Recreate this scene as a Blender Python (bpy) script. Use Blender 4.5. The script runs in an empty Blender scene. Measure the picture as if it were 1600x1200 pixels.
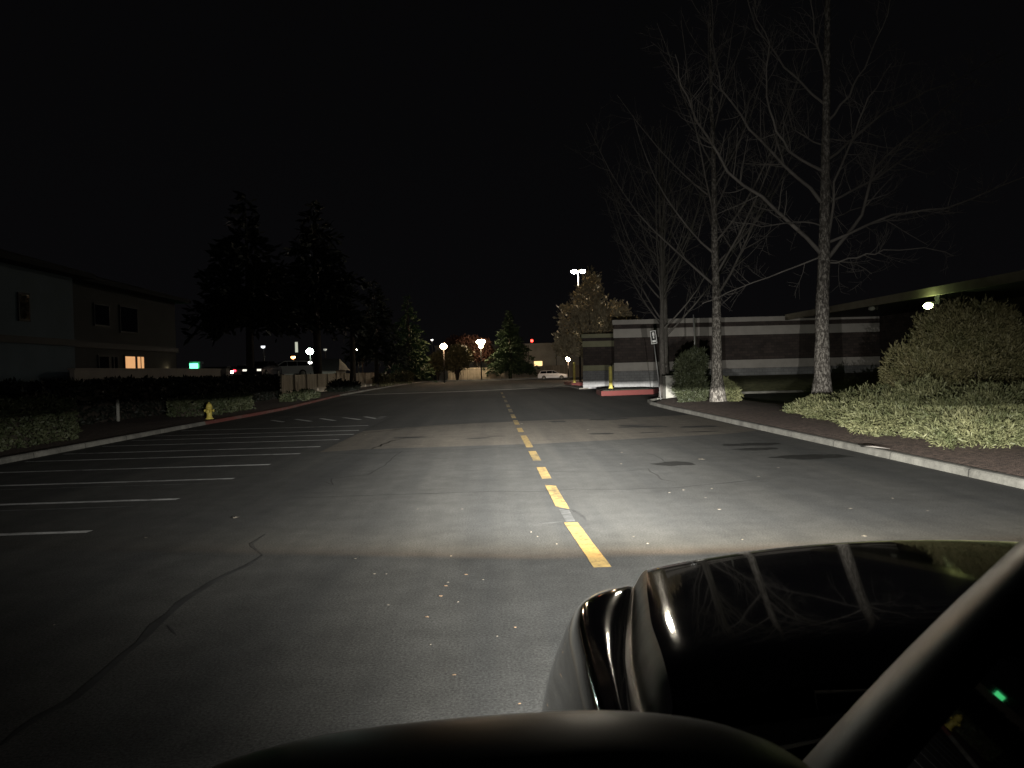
import bpy, bmesh, math, random
from mathutils import Vector, Matrix, noise

random.seed(7)
SC = bpy.context.scene
COL = SC.collection
R = math.radians
PI = math.pi

# ------------------------------------------------------------------ camera frame (used only to read measurements)
FPX, CAMH = 1202.0, 1.9
_v = Vector((-32, 23, -FPX)).normalized()
_h = Vector((1, .025, 0)).normalized()
_u = _h.cross(_v).normalized()
if _u.y < 0: _u = -_u
_x = _v.cross(_u).normalized()
ROT = Matrix((_x, _v, _u))            # camera space -> world
CAMP = Vector((0, 0, CAMH))

def ray(px, py): return ROT @ Vector((px - 800, 600 - py, -FPX))
def G(px, py, z=0.0):
    d = ray(px, py); return CAMP + d * ((z - CAMH) / d.z)
def P(px, py, Y):
    d = ray(px, py); return CAMP + d * (Y / d.y)

# ------------------------------------------------------------------ scene graph helpers
ORG = {}
def tag(o, label=None, cat=None, group=None, kind=None):
    if label: o['label'] = label
    if cat: o['category'] = cat
    if group: o['group'] = group
    if kind: o['kind'] = kind
    return o
def thing(name, loc, label, cat, group=None):
    o = bpy.data.objects.new(name, None); COL.objects.link(o)
    o.location = loc; o.empty_display_size = .3
    ORG[o] = Vector(loc)
    return tag(o, label, cat, group)

class MB:
    def __init__(s): s.v = []; s.f = []; s.sm = []
    def add(s, vs, fs, smooth=False):
        b = len(s.v); s.v += [tuple(v) for v in vs]
        s.f += [tuple(i + b for i in f) for f in fs]; s.sm += [smooth] * len(fs); return s
    def box(s, a, b):
        x0, y0, z0 = a; x1, y1, z1 = b
        return s.add([(x0,y0,z0),(x1,y0,z0),(x1,y1,z0),(x0,y1,z0),(x0,y0,z1),(x1,y0,z1),(x1,y1,z1),(x0,y1,z1)],
                     [(0,3,2,1),(4,5,6,7),(0,1,5,4),(1,2,6,5),(2,3,7,6),(3,0,4,7)])
    def cbox(s, c, d): return s.box([c[i]-d[i]/2 for i in range(3)], [c[i]+d[i]/2 for i in range(3)])
    def tube(s, pts, rad, n=8, caps=True, smooth=True):
        pts = [Vector(p) for p in pts]; m = len(pts)
        if not hasattr(rad, '__len__'): rad = [rad] * m
        t0 = (pts[1] - pts[0]).normalized()
        ref = Vector((0,0,1)) if abs(t0.z) < .9 else Vector((1,0,0))
        a = t0.cross(ref).normalized(); vs = []
        for i in range(m):
            t = (pts[min(i+1,m-1)] - pts[max(i-1,0)]).normalized()
            a = (a - t * a.dot(t))
            a = a.normalized() if a.length > 1e-6 else t.orthogonal().normalized()
            b = t.cross(a)
            for k in range(n):
                w = 2*PI*k/n; vs.append(pts[i] + (a*math.cos(w) + b*math.sin(w)) * rad[i])
        fs = [(i*n+k, i*n+(k+1)%n, (i+1)*n+(k+1)%n, (i+1)*n+k) for i in range(m-1) for k in range(n)]
        s.add(vs, fs, smooth)
        if caps:
            b = len(s.v) - len(vs)
            s.f += [tuple(b+k for k in range(n))[::-1], tuple(b+(m-1)*n+k for k in range(n))]; s.sm += [False, False]
        return s
    def lathe(s, c, prof, n=16, smooth=True, axis='z'):
        vs = []
        for r, z in prof:
            for k in range(n):
                w = 2*PI*k/n; p = (r*math.cos(w), r*math.sin(w), z)
                if axis == 'x': p = (p[2], p[0], p[1])
                if axis == 'y': p = (p[0], p[2], p[1])
                vs.append((c[0]+p[0], c[1]+p[1], c[2]+p[2]))
        m = len(prof)
        s.add(vs, [(i*n+k, i*n+(k+1)%n, (i+1)*n+(k+1)%n, (i+1)*n+k) for i in range(m-1) for k in range(n)], smooth)
        b = len(s.v) - len(vs)
        s.f += [tuple(b+k for k in range(n))[::-1], tuple(b+(m-1)*n+k for k in range(n))]; s.sm += [False, False]
        return s
    def ball(s, c, r, n=12, sq=(1,1,1)):
        m = n // 2 + 1; vs = []; 
        for i in range(m+1):
            th = PI * i / m
            for k in range(n):
                w = 2*PI*k/n
                vs.append((c[0]+r*sq[0]*math.sin(th)*math.cos(w), c[1]+r*sq[1]*math.sin(th)*math.sin(w), c[2]+r*sq[2]*math.cos(th)))
        return s.add(vs, [(i*n+k, (i+1)*n+k, (i+1)*n+(k+1)%n, i*n+(k+1)%n) for i in range(m) for k in range(n)], True)
    def loft(s, rings, closed=False, smooth=True, caps=False):
        n = len(rings[0]); vs = [p for r in rings for p in r]; fs = []
        for i in range(len(rings)-1):
            for k in range(n if closed else n-1):
                fs.append((i*n+k, i*n+(k+1)%n, (i+1)*n+(k+1)%n, (i+1)*n+k))
        if caps: fs += [tuple(range(n))[::-1], tuple((len(rings)-1)*n+k for k in range(n))]
        return s.add(vs, fs, smooth)
    def poly(s, pts): return s.add(pts, [tuple(range(len(pts)))])
    def prism(s, pts, off):
        n = len(pts); o = Vector(off)
        vs = [Vector(p) for p in pts] + [Vector(p)+o for p in pts]
        return s.add(vs, [tuple(range(n))[::-1], tuple(range(n,2*n))] + [(k,(k+1)%n,n+(k+1)%n,n+k) for k in range(n)])
    def build(s, name, m, parent=None, fixn=False):
        me = bpy.data.meshes.new(name)
        o0 = ORG.get(parent, Vector((0,0,0))) if parent else Vector((0,0,0))
        me.from_pydata([(v[0]-o0.x, v[1]-o0.y, v[2]-o0.z) for v in s.v], [], s.f)
        me.polygons.foreach_set('use_smooth', s.sm)
        if fixn:
            bm = bmesh.new(); bm.from_mesh(me); bmesh.ops.recalc_face_normals(bm, faces=bm.faces); bm.to_mesh(me); bm.free()
        me.materials.append(m); me.update()
        o = bpy.data.objects.new(name, me); COL.objects.link(o)
        if parent: o.parent = parent; ORG[o] = ORG[parent]
        else: ORG[o] = Vector((0,0,0))
        return o
def struct(name, mb, m, fixn=False): return tag(mb.build(name, m, None, fixn), kind='structure')

def copy_tree(root, loc, label):
    c = root.copy(); COL.objects.link(c); c.location = loc; c['label'] = label; ORG[c] = Vector(loc)
    def rec(src, dst):
        for ch in list(src.children):
            k = ch.copy(); COL.objects.link(k); k.parent = dst; rec(ch, k)
    rec(root, c)
    return c

# ------------------------------------------------------------------ materials
def newmat(name):
    m = bpy.data.materials.new(name); m.use_nodes = True
    nt = m.node_tree; b = nt.nodes['Principled BSDF']
    return m, nt, b
def N(nt, t, **kw):
    n = nt.nodes.new(t)
    for k, v in kw.items():
        if k in n.inputs: n.inputs[k].default_value = v
        else: setattr(n, k, v)
    return n
def ramp(nt, fac, stops):
    r = nt.nodes.new('ShaderNodeValToRGB'); e = r.color_ramp.elements
    while len(e) < len(stops): e.new(.5)
    for i, (p, c) in enumerate(stops):
        e[i].position = p; e[i].color = (*c, 1) if hasattr(c, '__len__') else (c, c, c, 1)
    nt.links.new(fac, r.inputs['Fac']); return r
def mapping(nt, scale=(1,1,1), coord='Object'):
    t = nt.nodes.new('ShaderNodeTexCoord'); mp = nt.nodes.new('ShaderNodeMapping')
    mp.inputs['Scale'].default_value = scale
    nt.links.new(t.outputs[coord], mp.inputs['Vector']); return mp
def tex(nt, scale, sc=(1,1,1), detail=6, rough=.6, coord='Object'):
    mp = mapping(nt, sc, coord); n = N(nt, 'ShaderNodeTexNoise', Scale=scale, Detail=detail, Roughness=rough)
    nt.links.new(mp.outputs[0], n.inputs['Vector']); return n
def mix(nt, a, b, fac, blend='MIX'):
    m = nt.nodes.new('ShaderNodeMix'); m.data_type = 'RGBA'; m.blend_type = blend
    for i, s in ((6, a), (7, b)):
        if hasattr(s, 'links') or isinstance(s, bpy.types.NodeSocket): nt.links.new(s, m.inputs[i])
        else: m.inputs[i].default_value = (*s, 1)
    if isinstance(fac, bpy.types.NodeSocket): nt.links.new(fac, m.inputs[0])
    else: m.inputs[0].default_value = fac
    return m.outputs[2]
def bump(nt, b, h, strength=.4, dist=.01):
    n = N(nt, 'ShaderNodeBump', Strength=strength, Distance=dist)
    nt.links.new(h, n.inputs['Height']); nt.links.new(n.outputs[0], b.inputs['Normal'])

def mat(name, c, rough=.8, var=.25, scale=3., sc=(1,1,1), spec=.3, metal=0., bmp=0., bscale=40., bdist=.01):
    m, nt, b = newmat(name)
    b.inputs['Roughness'].default_value = rough; b.inputs['Specular IOR Level'].default_value = spec
    b.inputs['Metallic'].default_value = metal
    if var:
        n = tex(nt, scale, sc)
        lo = tuple(x*(1-var) for x in c); hi = tuple(min(1, x*(1+var)) for x in c)
        r = ramp(nt, n.outputs['Fac'], [(.3, lo), (.7, hi)])
        nt.links.new(r.outputs[0], b.inputs['Base Color'])
    else: b.inputs['Base Color'].default_value = (*c, 1)
    if bmp:
        n2 = tex(nt, bscale); bump(nt, b, n2.outputs['Fac'], bmp, bdist)
    return m
def emit(name, c, s):
    m, nt, b = newmat(name)
    b.inputs['Base Color'].default_value = (.6,.6,.6,1)
    b.inputs['Emission Color'].default_value = (*c, 1); b.inputs['Emission Strength'].default_value = s
    # faint unevenness of a real lens
    n = tex(nt, 2.0); r = ramp(nt, n.outputs['Fac'], [(.2, tuple(x*.9 for x in c)), (.8, c)])
    nt.links.new(r.outputs[0], b.inputs['Emission Color'])
    return m
def leafmat(name, a, c, rough=.6):
    m, nt, b = newmat(name)
    n = tex(nt, 2.2, detail=4); n2 = tex(nt, 23., detail=2)
    r = ramp(nt, n.outputs['Fac'], [(.32, a), (.68, c)])
    r2 = ramp(nt, n2.outputs['Fac'], [(.3, .6), (.7, 1.0)])
    nt.links.new(mix(nt, r.outputs[0], r2.outputs[0], 1., 'MULTIPLY'), b.inputs['Base Color'])
    b.inputs['Roughness'].default_value = rough; b.inputs['Specular IOR Level'].default_value = .25
    return m

def asphalt(name, c, dark=.72):
    m, nt, b = newmat(name)
    big = tex(nt, .16, detail=5, rough=.65); streak = tex(nt, .9, (1, .045, 1), detail=4)
    fine = tex(nt, 55., detail=3, rough=.75); agg = tex(nt, 190., detail=1)
    mid = tex(nt, 2.3, detail=6, rough=.7)
    base = ramp(nt, big.outputs['Fac'], [(.25, tuple(x*.78 for x in c)), (.75, tuple(x*1.2 for x in c))]).outputs[0]
    st = ramp(nt, streak.outputs['Fac'], [(.3, (.74,.75,.77)), (.66, (1.26,1.23,1.18))]).outputs[0]
    o = mix(nt, base, st, 1., 'MULTIPLY')
    o = mix(nt, o, ramp(nt, mid.outputs['Fac'], [(.3, .82), (.7, 1.15)]).outputs[0], 1., 'MULTIPLY')
    o = mix(nt, o, ramp(nt, fine.outputs['Fac'], [(.3, .5), (.7, 1.5)]).outputs[0], 1., 'MULTIPLY')
    o = mix(nt, o, ramp(nt, agg.outputs['Fac'], [(.62, 1.), (.78, 2.1)]).outputs[0], 1., 'MULTIPLY')
    nt.links.new(o, b.inputs['Base Color'])
    b.inputs['Roughness'].default_value = .92; b.inputs['Specular IOR Level'].default_value = .12
    bump(nt, b, fine.outputs['Fac'], .25, .004)
    return m
def worn(name, c, under, thr=.5, soft=.12, scale=9., sc=(1,1,1)):
    """paint that wears away to the surface below in flecks"""
    m, nt, b = newmat(name)
    n = tex(nt, scale, sc, detail=8, rough=.72); n2 = tex(nt, 60., detail=2); n3 = tex(nt, .5, detail=2)
    ad = N(nt, 'ShaderNodeMath', operation='ADD'); nt.links.new(n.outputs['Fac'], ad.inputs[0])
    sb = N(nt, 'ShaderNodeMath', operation='MULTIPLY_ADD'); nt.links.new(n3.outputs['Fac'], sb.inputs[0]); sb.inputs[1].default_value = .5; sb.inputs[2].default_value = -.25
    nt.links.new(sb.outputs[0], ad.inputs[1])
    f = ramp(nt, ad.outputs[0], [(thr-soft, 0.), (thr+soft, 1.)])
    cc = ramp(nt, n2.outputs['Fac'], [(.3, tuple(x*.75 for x in c)), (.7, tuple(x*1.1 for x in c))])
    nt.links.new(mix(nt, cc.outputs[0], under, f.outputs[0]), b.inputs['Base Color'])
    b.inputs['Roughness'].default_value = .8; b.inputs['Specular IOR Level'].default_value = .2
    return m

def brick(name, c1, c2, mortar, sc=1.):
    m, nt, b = newmat(name)
    t = nt.nodes.new('ShaderNodeTexCoord'); sx = nt.nodes.new('ShaderNodeSeparateXYZ'); cb = nt.nodes.new('ShaderNodeCombineXYZ')
    nt.links.new(t.outputs['Object'], sx.inputs[0])
    ad = N(nt, 'ShaderNodeMath', operation='ADD'); nt.links.new(sx.outputs[0], ad.inputs[0]); nt.links.new(sx.outputs[1], ad.inputs[1])
    nt.links.new(ad.outputs[0], cb.inputs[0]); nt.links.new(sx.outputs[2], cb.inputs[1])
    k = N(nt, 'ShaderNodeTexBrick', Scale=sc); k.inputs['Color1'].default_value = (*c1,1); k.inputs['Color2'].default_value = (*c2,1); k.inputs['Mortar'].default_value = (*mortar,1)
    k.inputs['Brick Width'].default_value = .4; k.inputs['Row Height'].default_value = .2; k.inputs['Mortar Size'].default_value = .01
    nt.links.new(cb.outputs[0], k.inputs['Vector'])
    n = tex(nt, .7, detail=5); r = ramp(nt, n.outputs['Fac'], [(.3, .75), (.7, 1.15)])
    nt.links.new(mix(nt, k.outputs[0], r.outputs[0], 1., 'MULTIPLY'), b.inputs['Base Color'])
    b.inputs['Roughness'].default_value = .9; b.inputs['Specular IOR Level'].default_value = .2
    return m
def bark(name, a, c, patch, pth=.58):
    m, nt, b = newmat(name)
    n = tex(nt, 5., (1,1,.45), detail=6, rough=.7); p = tex(nt, 17., (1,1,.5), detail=5, rough=.7); f = tex(nt, 30., (1,1,.3), detail=3)
    o = ramp(nt, n.outputs['Fac'], [(.3, a), (.7, c)]).outputs[0]
    pf = ramp(nt, p.outputs['Fac'], [(pth-.06, 0.), (pth+.05, 1.)]).outputs[0]
    o = mix(nt, o, patch, pf)
    nt.links.new(o, b.inputs['Base Color']); b.inputs['Roughness'].default_value = .9; b.inputs['Specular IOR Level'].default_value = .15
    ad = N(nt, 'ShaderNodeMath', operation='MULTIPLY_ADD'); nt.links.new(p.outputs['Fac'], ad.inputs[0]); ad.inputs[1].default_value = 1.2; nt.links.new(f.outputs['Fac'], ad.inputs[2])
    bump(nt, b, ad.outputs[0], .8, .03)
    return m
def wood_fence(name, c):
    m, nt, b = newmat(name)
    t = nt.nodes.new('ShaderNodeTexCoord'); sx = nt.nodes.new('ShaderNodeSeparateXYZ'); nt.links.new(t.outputs['Object'], sx.inputs[0])
    ad = N(nt, 'ShaderNodeMath', operation='ADD'); nt.links.new(sx.outputs[0], ad.inputs[0]); nt.links.new(sx.outputs[1], ad.inputs[1])
    ml = N(nt, 'ShaderNodeMath', operation='MULTIPLY'); nt.links.new(ad.outputs[0], ml.inputs[0]); ml.inputs[1].default_value = 1/.19
    fr = N(nt, 'ShaderNodeMath', operation='FRACT'); nt.links.new(ml.outputs[0], fr.inputs[0])
    fl = N(nt, 'ShaderNodeMath', operation='FLOOR'); nt.links.new(ml.outputs[0], fl.inputs[0])
    wn = nt.nodes.new('ShaderNodeTexWhiteNoise'); wn.noise_dimensions = '1D'; nt.links.new(fl.outputs[0], wn.inputs['W'])
    o = ramp(nt, wn.outputs['Value'], [(0., tuple(x*.8 for x in c)), (1., tuple(x*1.15 for x in c))]).outputs[0]
    g = ramp(nt, fr.outputs[0], [(.0, .45), (.06, 1.), (.94, 1.), (1., .45)]).outputs[0]
    n = tex(nt, 3., (1,1,.25), detail=5); r = ramp(nt, n.outputs['Fac'], [(.3, .7), (.7, 1.15)]).outputs[0]
    o = mix(nt, mix(nt, o, g, 1., 'MULTIPLY'), r, 1., 'MULTIPLY')
    nt.links.new(o, b.inputs['Base Color']); b.inputs['Roughness'].default_value = .9
    return m

M = {}
ASP = (.062, .063, .062)
M['asphalt'] = asphalt('asphalt', ASP)
M['patch'] = asphalt('older_asphalt', (.105, .095, .082))
M['newer'] = asphalt('newer_asphalt', (.043,.043,.042))
M['tar'] = mat('tar', (.040,.040,.040), .75, .3, 4.)
M['crack'] = mat('crack_dirt', (.014,.014,.013), .95, .3, 4.)
M['stain'] = worn('oil_stain', (.012,.011,.010), ASP, .60, .12, 1.6, (1,2.4,1))
M['white_paint'] = worn('white_paint', (.78,.78,.78), ASP, .56, .16, 7., (.6,2,1))
M['line_paint'] = worn('stop_line_paint', (.8,.8,.78), ASP, .68, .12, 5.)
M['wet'] = worn('damp_stain', (.008,.008,.007), ASP, .66, .12, 1.6)
M['faded_paint'] = worn('faded_white_paint', (.2,.2,.2), ASP, .42, .14, 7., (.6,2,1))
M['yellow_paint'] = worn('yellow_paint', (.38,.265,.10), (.1,.085,.05), .56, .10, 9.)
M['yellow_faded'] = worn('faded_yellow_paint', (.34,.24,.07), ASP, .48, .12, 9.)
M['concrete'] = mat('kerb_concrete', (.155,.15,.134), .9, .2, 2.5, bmp=.3, bscale=60, bdist=.004)
def kerb_mat():
    m = M['concrete']; nt = m.node_tree; b = nt.nodes['Principled BSDF']; src = b.inputs['Base Color'].links[0].from_socket
    t = nt.nodes.new('ShaderNodeTexCoord'); sx = nt.nodes.new('ShaderNodeSeparateXYZ'); nt.links.new(t.outputs['Object'], sx.inputs[0])
    n0 = N(nt, 'ShaderNodeMath', operation='MULTIPLY'); nt.links.new(sx.outputs[1], n0.inputs[0]); n0.inputs[1].default_value = 1/2.4
    fr = N(nt, 'ShaderNodeMath', operation='FRACT'); nt.links.new(n0.outputs[0], fr.inputs[0])
    j = ramp(nt, fr.outputs[0], [(0., .25), (.008, .3), (.014, 1.), (1., 1.)]).outputs[0]
    d = ramp(nt, tex(nt, .9, detail=6, rough=.75).outputs['Fac'], [(.35, .55), (.6, 1.1)]).outputs[0]
    d2 = ramp(nt, tex(nt, 26., detail=4, rough=.7).outputs['Fac'], [(.34, .75), (.5, 1.03)]).outputs[0]
    o = mix(nt, mix(nt, mix(nt, src, j, 1., 'MULTIPLY'), d, 1., 'MULTIPLY'), d2, 1., 'MULTIPLY')
    nt.links.new(o, b.inputs['Base Color'])
kerb_mat()
M['red_kerb'] = worn('red_kerb_paint', (.13,.038,.032), (.11,.085,.075), .58, .12, 6.)
M['pad'] = mat('weathered_pad', (.10,.092,.08), .9, .3, 2.)
M['red_nose'] = worn('dark_red_kerb_paint', (.085,.022,.02), (.06,.03,.027), .66, .1, 5.)
M['mulch'] = mat('bark_mulch', (.088,.062,.05), .95, .6, 9., bmp=.9, bscale=22, bdist=.05)
M['soil'] = mat('dark_ground', (.03,.032,.022), .95, .4, .8, bmp=.4, bscale=8, bdist=.04)
M['lawn'] = mat('lawn', (.12,.12,.06), .95, .4, 3., bmp=.8, bscale=30, bdist=.04)
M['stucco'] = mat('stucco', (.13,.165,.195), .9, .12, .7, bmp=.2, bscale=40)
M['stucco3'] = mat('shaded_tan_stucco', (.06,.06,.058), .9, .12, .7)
M['stucco2'] = mat('tan_stucco', (.42,.36,.32), .9, .12, .7)
M['trim_dark'] = mat('dark_trim', (.03,.03,.03), .7, .2, 2.)
M['roof_dark'] = mat('dark_shingles', (.02,.02,.02), .95, .35, 6.)
M['brick'] = brick('brown_brick', (.055,.045,.042), (.085,.066,.06), (.04,.037,.036))
M['wainscot'] = brick('grey_block', (.22,.22,.225), (.27,.27,.27), (.15,.15,.15))
M['band'] = mat('pale_band', (.42,.39,.36), .85, .12, 1.4)
M['band_green_lit'] = mat('green_lit_band', (.30,.29,.19), .85, .15, 1.4)  # greenish lamp light on the wing, put into the band colour
M['fascia'] = mat('brown_fascia', (.13,.115,.08), .85, .2, 1.4)
M['tilt'] = mat('pale_concrete_wall', (.38,.36,.33), .9, .18, .5)
M['grey_roof'] = mat('grey_roofing', (.04,.036,.036), .9, .2, 1.)
M['wood'] = wood_fence('fence_boards', (.42,.36,.28))
M['bark'] = bark('flaky_bark', (.026,.023,.021), (.125,.113,.10), (.31,.288,.258), .54)
M['bark2'] = bark('grey_bark', (.06,.055,.05), (.17,.155,.14), (.25,.235,.21), .63)
M['twig'] = mat('twig_bark', (.155,.142,.13), .9, .35, 1.2)
M['trunk_dark'] = mat('dark_bark', (.035,.028,.022), .95, .4, 5.)
M['juniper'] = leafmat('juniper', (.075,.087,.038), (.185,.183,.092))
M['juniper_d'] = leafmat('tall_juniper', (.085,.085,.035), (.17,.15,.075))
M['shrub'] = leafmat('shrub_leaves', (.024,.03,.015), (.055,.062,.032))
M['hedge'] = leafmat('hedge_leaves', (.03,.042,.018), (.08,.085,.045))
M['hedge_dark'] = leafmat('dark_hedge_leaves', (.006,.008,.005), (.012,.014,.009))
M['pine'] = leafmat('conifer_needles', (.02,.042,.018), (.05,.085,.036))
M['pine_dark'] = leafmat('dark_conifer_needles', (.016,.018,.014), (.034,.039,.028))
M['pine_lit'] = leafmat('lit_conifer_needles', (.035,.06,.03), (.085,.125,.065))  # paler copy of the conifer needles, lamp light put into the colour
M['autumn'] = leafmat('autumn_leaves', (.26,.20,.12), (.52,.45,.31), .9)
M['red_leaf'] = leafmat('red_autumn_leaves', (.05,.022,.016), (.10,.045,.03))
M['olive_leaf'] = leafmat('olive_leaves', (.06,.06,.03), (.15,.13,.07))
M['hyd'] = mat('yellow_hydrant_paint', (.38,.31,.07), .5, .2, 4.)
M['bollard'] = mat('yellow_bollard_paint', (.52,.45,.12), .6, .25, 3.)
M['cabinet'] = mat('pale_grey_cabinet', (.24,.235,.21), .7, .15, 2.)
M['metal'] = mat('galvanised_metal', (.3,.3,.3), .5, .2, 3., metal=.6)
M['pole'] = mat('dark_pole', (.025,.023,.02), .6, .2, 3.)
M['sign_white'] = mat('sign_white', (.8,.8,.78), .45, .06, 5.)
M['sign_black'] = mat('sign_black', (.015,.015,.015), .5, 0)
M['black'] = mat('black_plastic', (.012,.012,.012), .5, .2, 5.)
M['cowl'] = mat('weathered_plastic', (.09,.085,.075), .75, .3, 6.)
M['rubber'] = mat('tyre_rubber', (.02,.02,.02), .85, .2, 8.)
M['chrome'] = mat('bright_metal', (.6,.6,.6), .2, .05, 3., metal=1.)
M['leaf_tan'] = mat('dry_leaf_tan', (.32,.22,.14), .8, .25, 60.)
M['leaf_pale'] = mat('dry_leaf_pale', (.25,.225,.185), .8, .25, 60.)
M['white_car'] = mat('white_car_paint', (.85,.85,.86), .25, .04, 2., spec=.5)
M['silver_car'] = mat('silver_car_paint', (.45,.46,.47), .25, .04, 2., spec=.5)
M['dark_car'] = mat('dark_car_paint', (.05,.05,.06), .25, .05, 2., spec=.5)

def carblack():
    m, nt, b = newmat('black_truck_paint')
    n = tex(nt, 40., detail=5); r = ramp(nt, n.outputs['Fac'], [(.45, (.006,.006,.006)), (.75, (.016,.0155,.014))])
    nt.links.new(r.outputs[0], b.inputs['Base Color'])
    rr = ramp(nt, tex(nt, 5., detail=5).outputs['Fac'], [(.3, .05), (.75, .11)]); nt.links.new(rr.outputs[0], b.inputs['Roughness'])
    b.inputs['Specular IOR Level'].default_value = .5
    b.inputs['Coat Weight'].default_value = 1.; b.inputs['Coat Roughness'].default_value = .03
    return m
M['truck'] = carblack()
M['pillar'] = mat('satin_metal_pillar', (.42,.425,.43), .42, .25, 9., metal=1.)
M['road_sheen'] = mat('grey_road_sheen', (.62,.60,.57), .45, .2, 9., metal=1.)  # pale metal standing in for lit road reflected in black paint
M['mirror_h'] = mat('mirror_housing_black', (.01,.01,.0095), .38, .3, 9., spec=.4)
M['glass'] = mat('dark_glass', (.006,.006,.007), .02, .1, 2., spec=.5)
M['mirror'] = mat('mirror_glass', (.5,.5,.5), .03, .02, 2., metal=1.)

# ------------------------------------------------------------------ foliage / trees
def frand(a, b): return random.uniform(a, b)
def rdir():
    z = frand(-1, 1); w = frand(0, 2*PI); r = math.sqrt(1-z*z); return Vector((r*math.cos(w), r*math.sin(w), z))
def leafquad(mb, p, d, n, L, W):
    s = d.cross(n)
    if s.length < 1e-4: s = d.orthogonal()
    s = s.normalized() * W / 2
    mb.v += [tuple(p - s*.5), tuple(p + s*.5), tuple(p + d*L*.6 + s), tuple(p + d*L), tuple(p + d*L*.6 - s)]
    b = len(mb.v) - 5; mb.f.append((b, b+1, b+2, b+3, b+4)); mb.sm.append(False)
def cloud(mb, lobes, n, L, W, up=.3, lump=.28, fr=2.2, shell=.72, spray=1, zmin=None, droop=0., gap=0.):
    tot = [ (c, Vector(r), r[0]*r[1]+r[1]*r[2]+r[0]*r[2]) for c, r in lobes ]
    ws = [t[2] for t in tot]
    for _ in range(n):
        c, r, _w = random.choices(tot, ws)[0]; d = rdir()
        k = 1 + lump * noise.noise(d*fr + Vector(c)*.7) + .12*noise.noise(d*fr*3.1 + Vector(c))
        k *= frand(shell, 1.0) if random.random() < .8 else frand(.3, 1.04)
        p = Vector(c) + Vector((d.x*r.x, d.y*r.y, d.z*r.z)) * k
        if zmin is not None and p.z < zmin: p.z = zmin + abs(frand(0, .1))
        if gap and noise.noise(p*gap+Vector((1.7,3.1,.4))) > .30 and random.random() < .9: continue
        g = (d*.8 + rdir()*.8 + Vector((0,0,up-droop))).normalized()
        for q in range(spray):
            gg = (g + rdir()*.45).normalized()
            leafquad(mb, p + g*L*.45*q, gg, rdir(), L*frand(.5,1.6), W*frand(.6,1.4))
def hedgebox(mb, a, b, n, L, W, rough=.12):
    ax, ay, az = a; bx, by, bz = b
    for _ in range(n):
        f = random.random(); x, y, z = frand(ax,bx), frand(ay,by), frand(az,bz)
        if f < .3: z = bz + frand(-.18, .02); g = Vector((0,0,1))
        elif f < .62: x = bx + frand(-.2, .03); g = Vector((1,0,0))
        elif f < .8: y = ay + frand(-.03, .2); g = Vector((0,-1,0))
        elif f < .9: y = by + frand(-.2, .03); g = Vector((0,1,0))
        else: g = rdir()
        q = rough * noise.noise(Vector((x,y,z))*1.3) * 1.6
        p = Vector((x,y,z)) + g*q
        leafquad(mb, p, (g*.7+rdir()).normalized(), rdir(), L*frand(.7,1.3), W*frand(.7,1.2))

def wobble(a, d, L, n, curl, bend, seed):
    """a growing shoot: starts at a, heads along d, bends towards the vector bend"""
    pts = [Vector(a)]; d = Vector(d).normalized()
    for i in range(n):
        d = (d + Vector(bend)*(1/n) + rdir()*curl).normalized()
        pts.append(pts[-1] + d*(L/n))
    return pts
def limb_fill(mb, pts, r0, r1, depth, dens, sub, twigr, n_sides=5):
    m = len(pts); rad = [r0 + (r1-r0)*(i/(m-1))**.8 for i in range(m)]
    mb.tube(pts, rad, n_sides, caps=False)
    if depth <= 0: return
    L = sum((pts[i+1]-pts[i]).length for i in range(m-1))
    k = max(1, int(L*dens))
    for j in range(k):
        t = frand(.15, .98)*(m-1); i = min(int(t), m-2); p = pts[i].lerp(pts[i+1], t-i)
        ax = (pts[i+1]-pts[i]).normalized()
        side = ax.cross(rdir()).normalized()
        d = (ax*frand(.25,.9) + side*frand(.6,1.)).normalized()
        d.z += frand(-.15, .35)
        ln = sub*frand(.35,1.)*(1 - .45*t/(m-1))
        rr = max(twigr, rad[i]*.42) if depth > 1 else twigr
        sp = wobble(p, d, ln, 4 if depth > 1 else 3, .14, (0,0,.35), 0)
        limb_fill(mb, sp, rr, max(twigr*.6, rr*.35), depth-1, dens*1.6, sub*.42, twigr, 4 if depth > 1 else 3)

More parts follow.
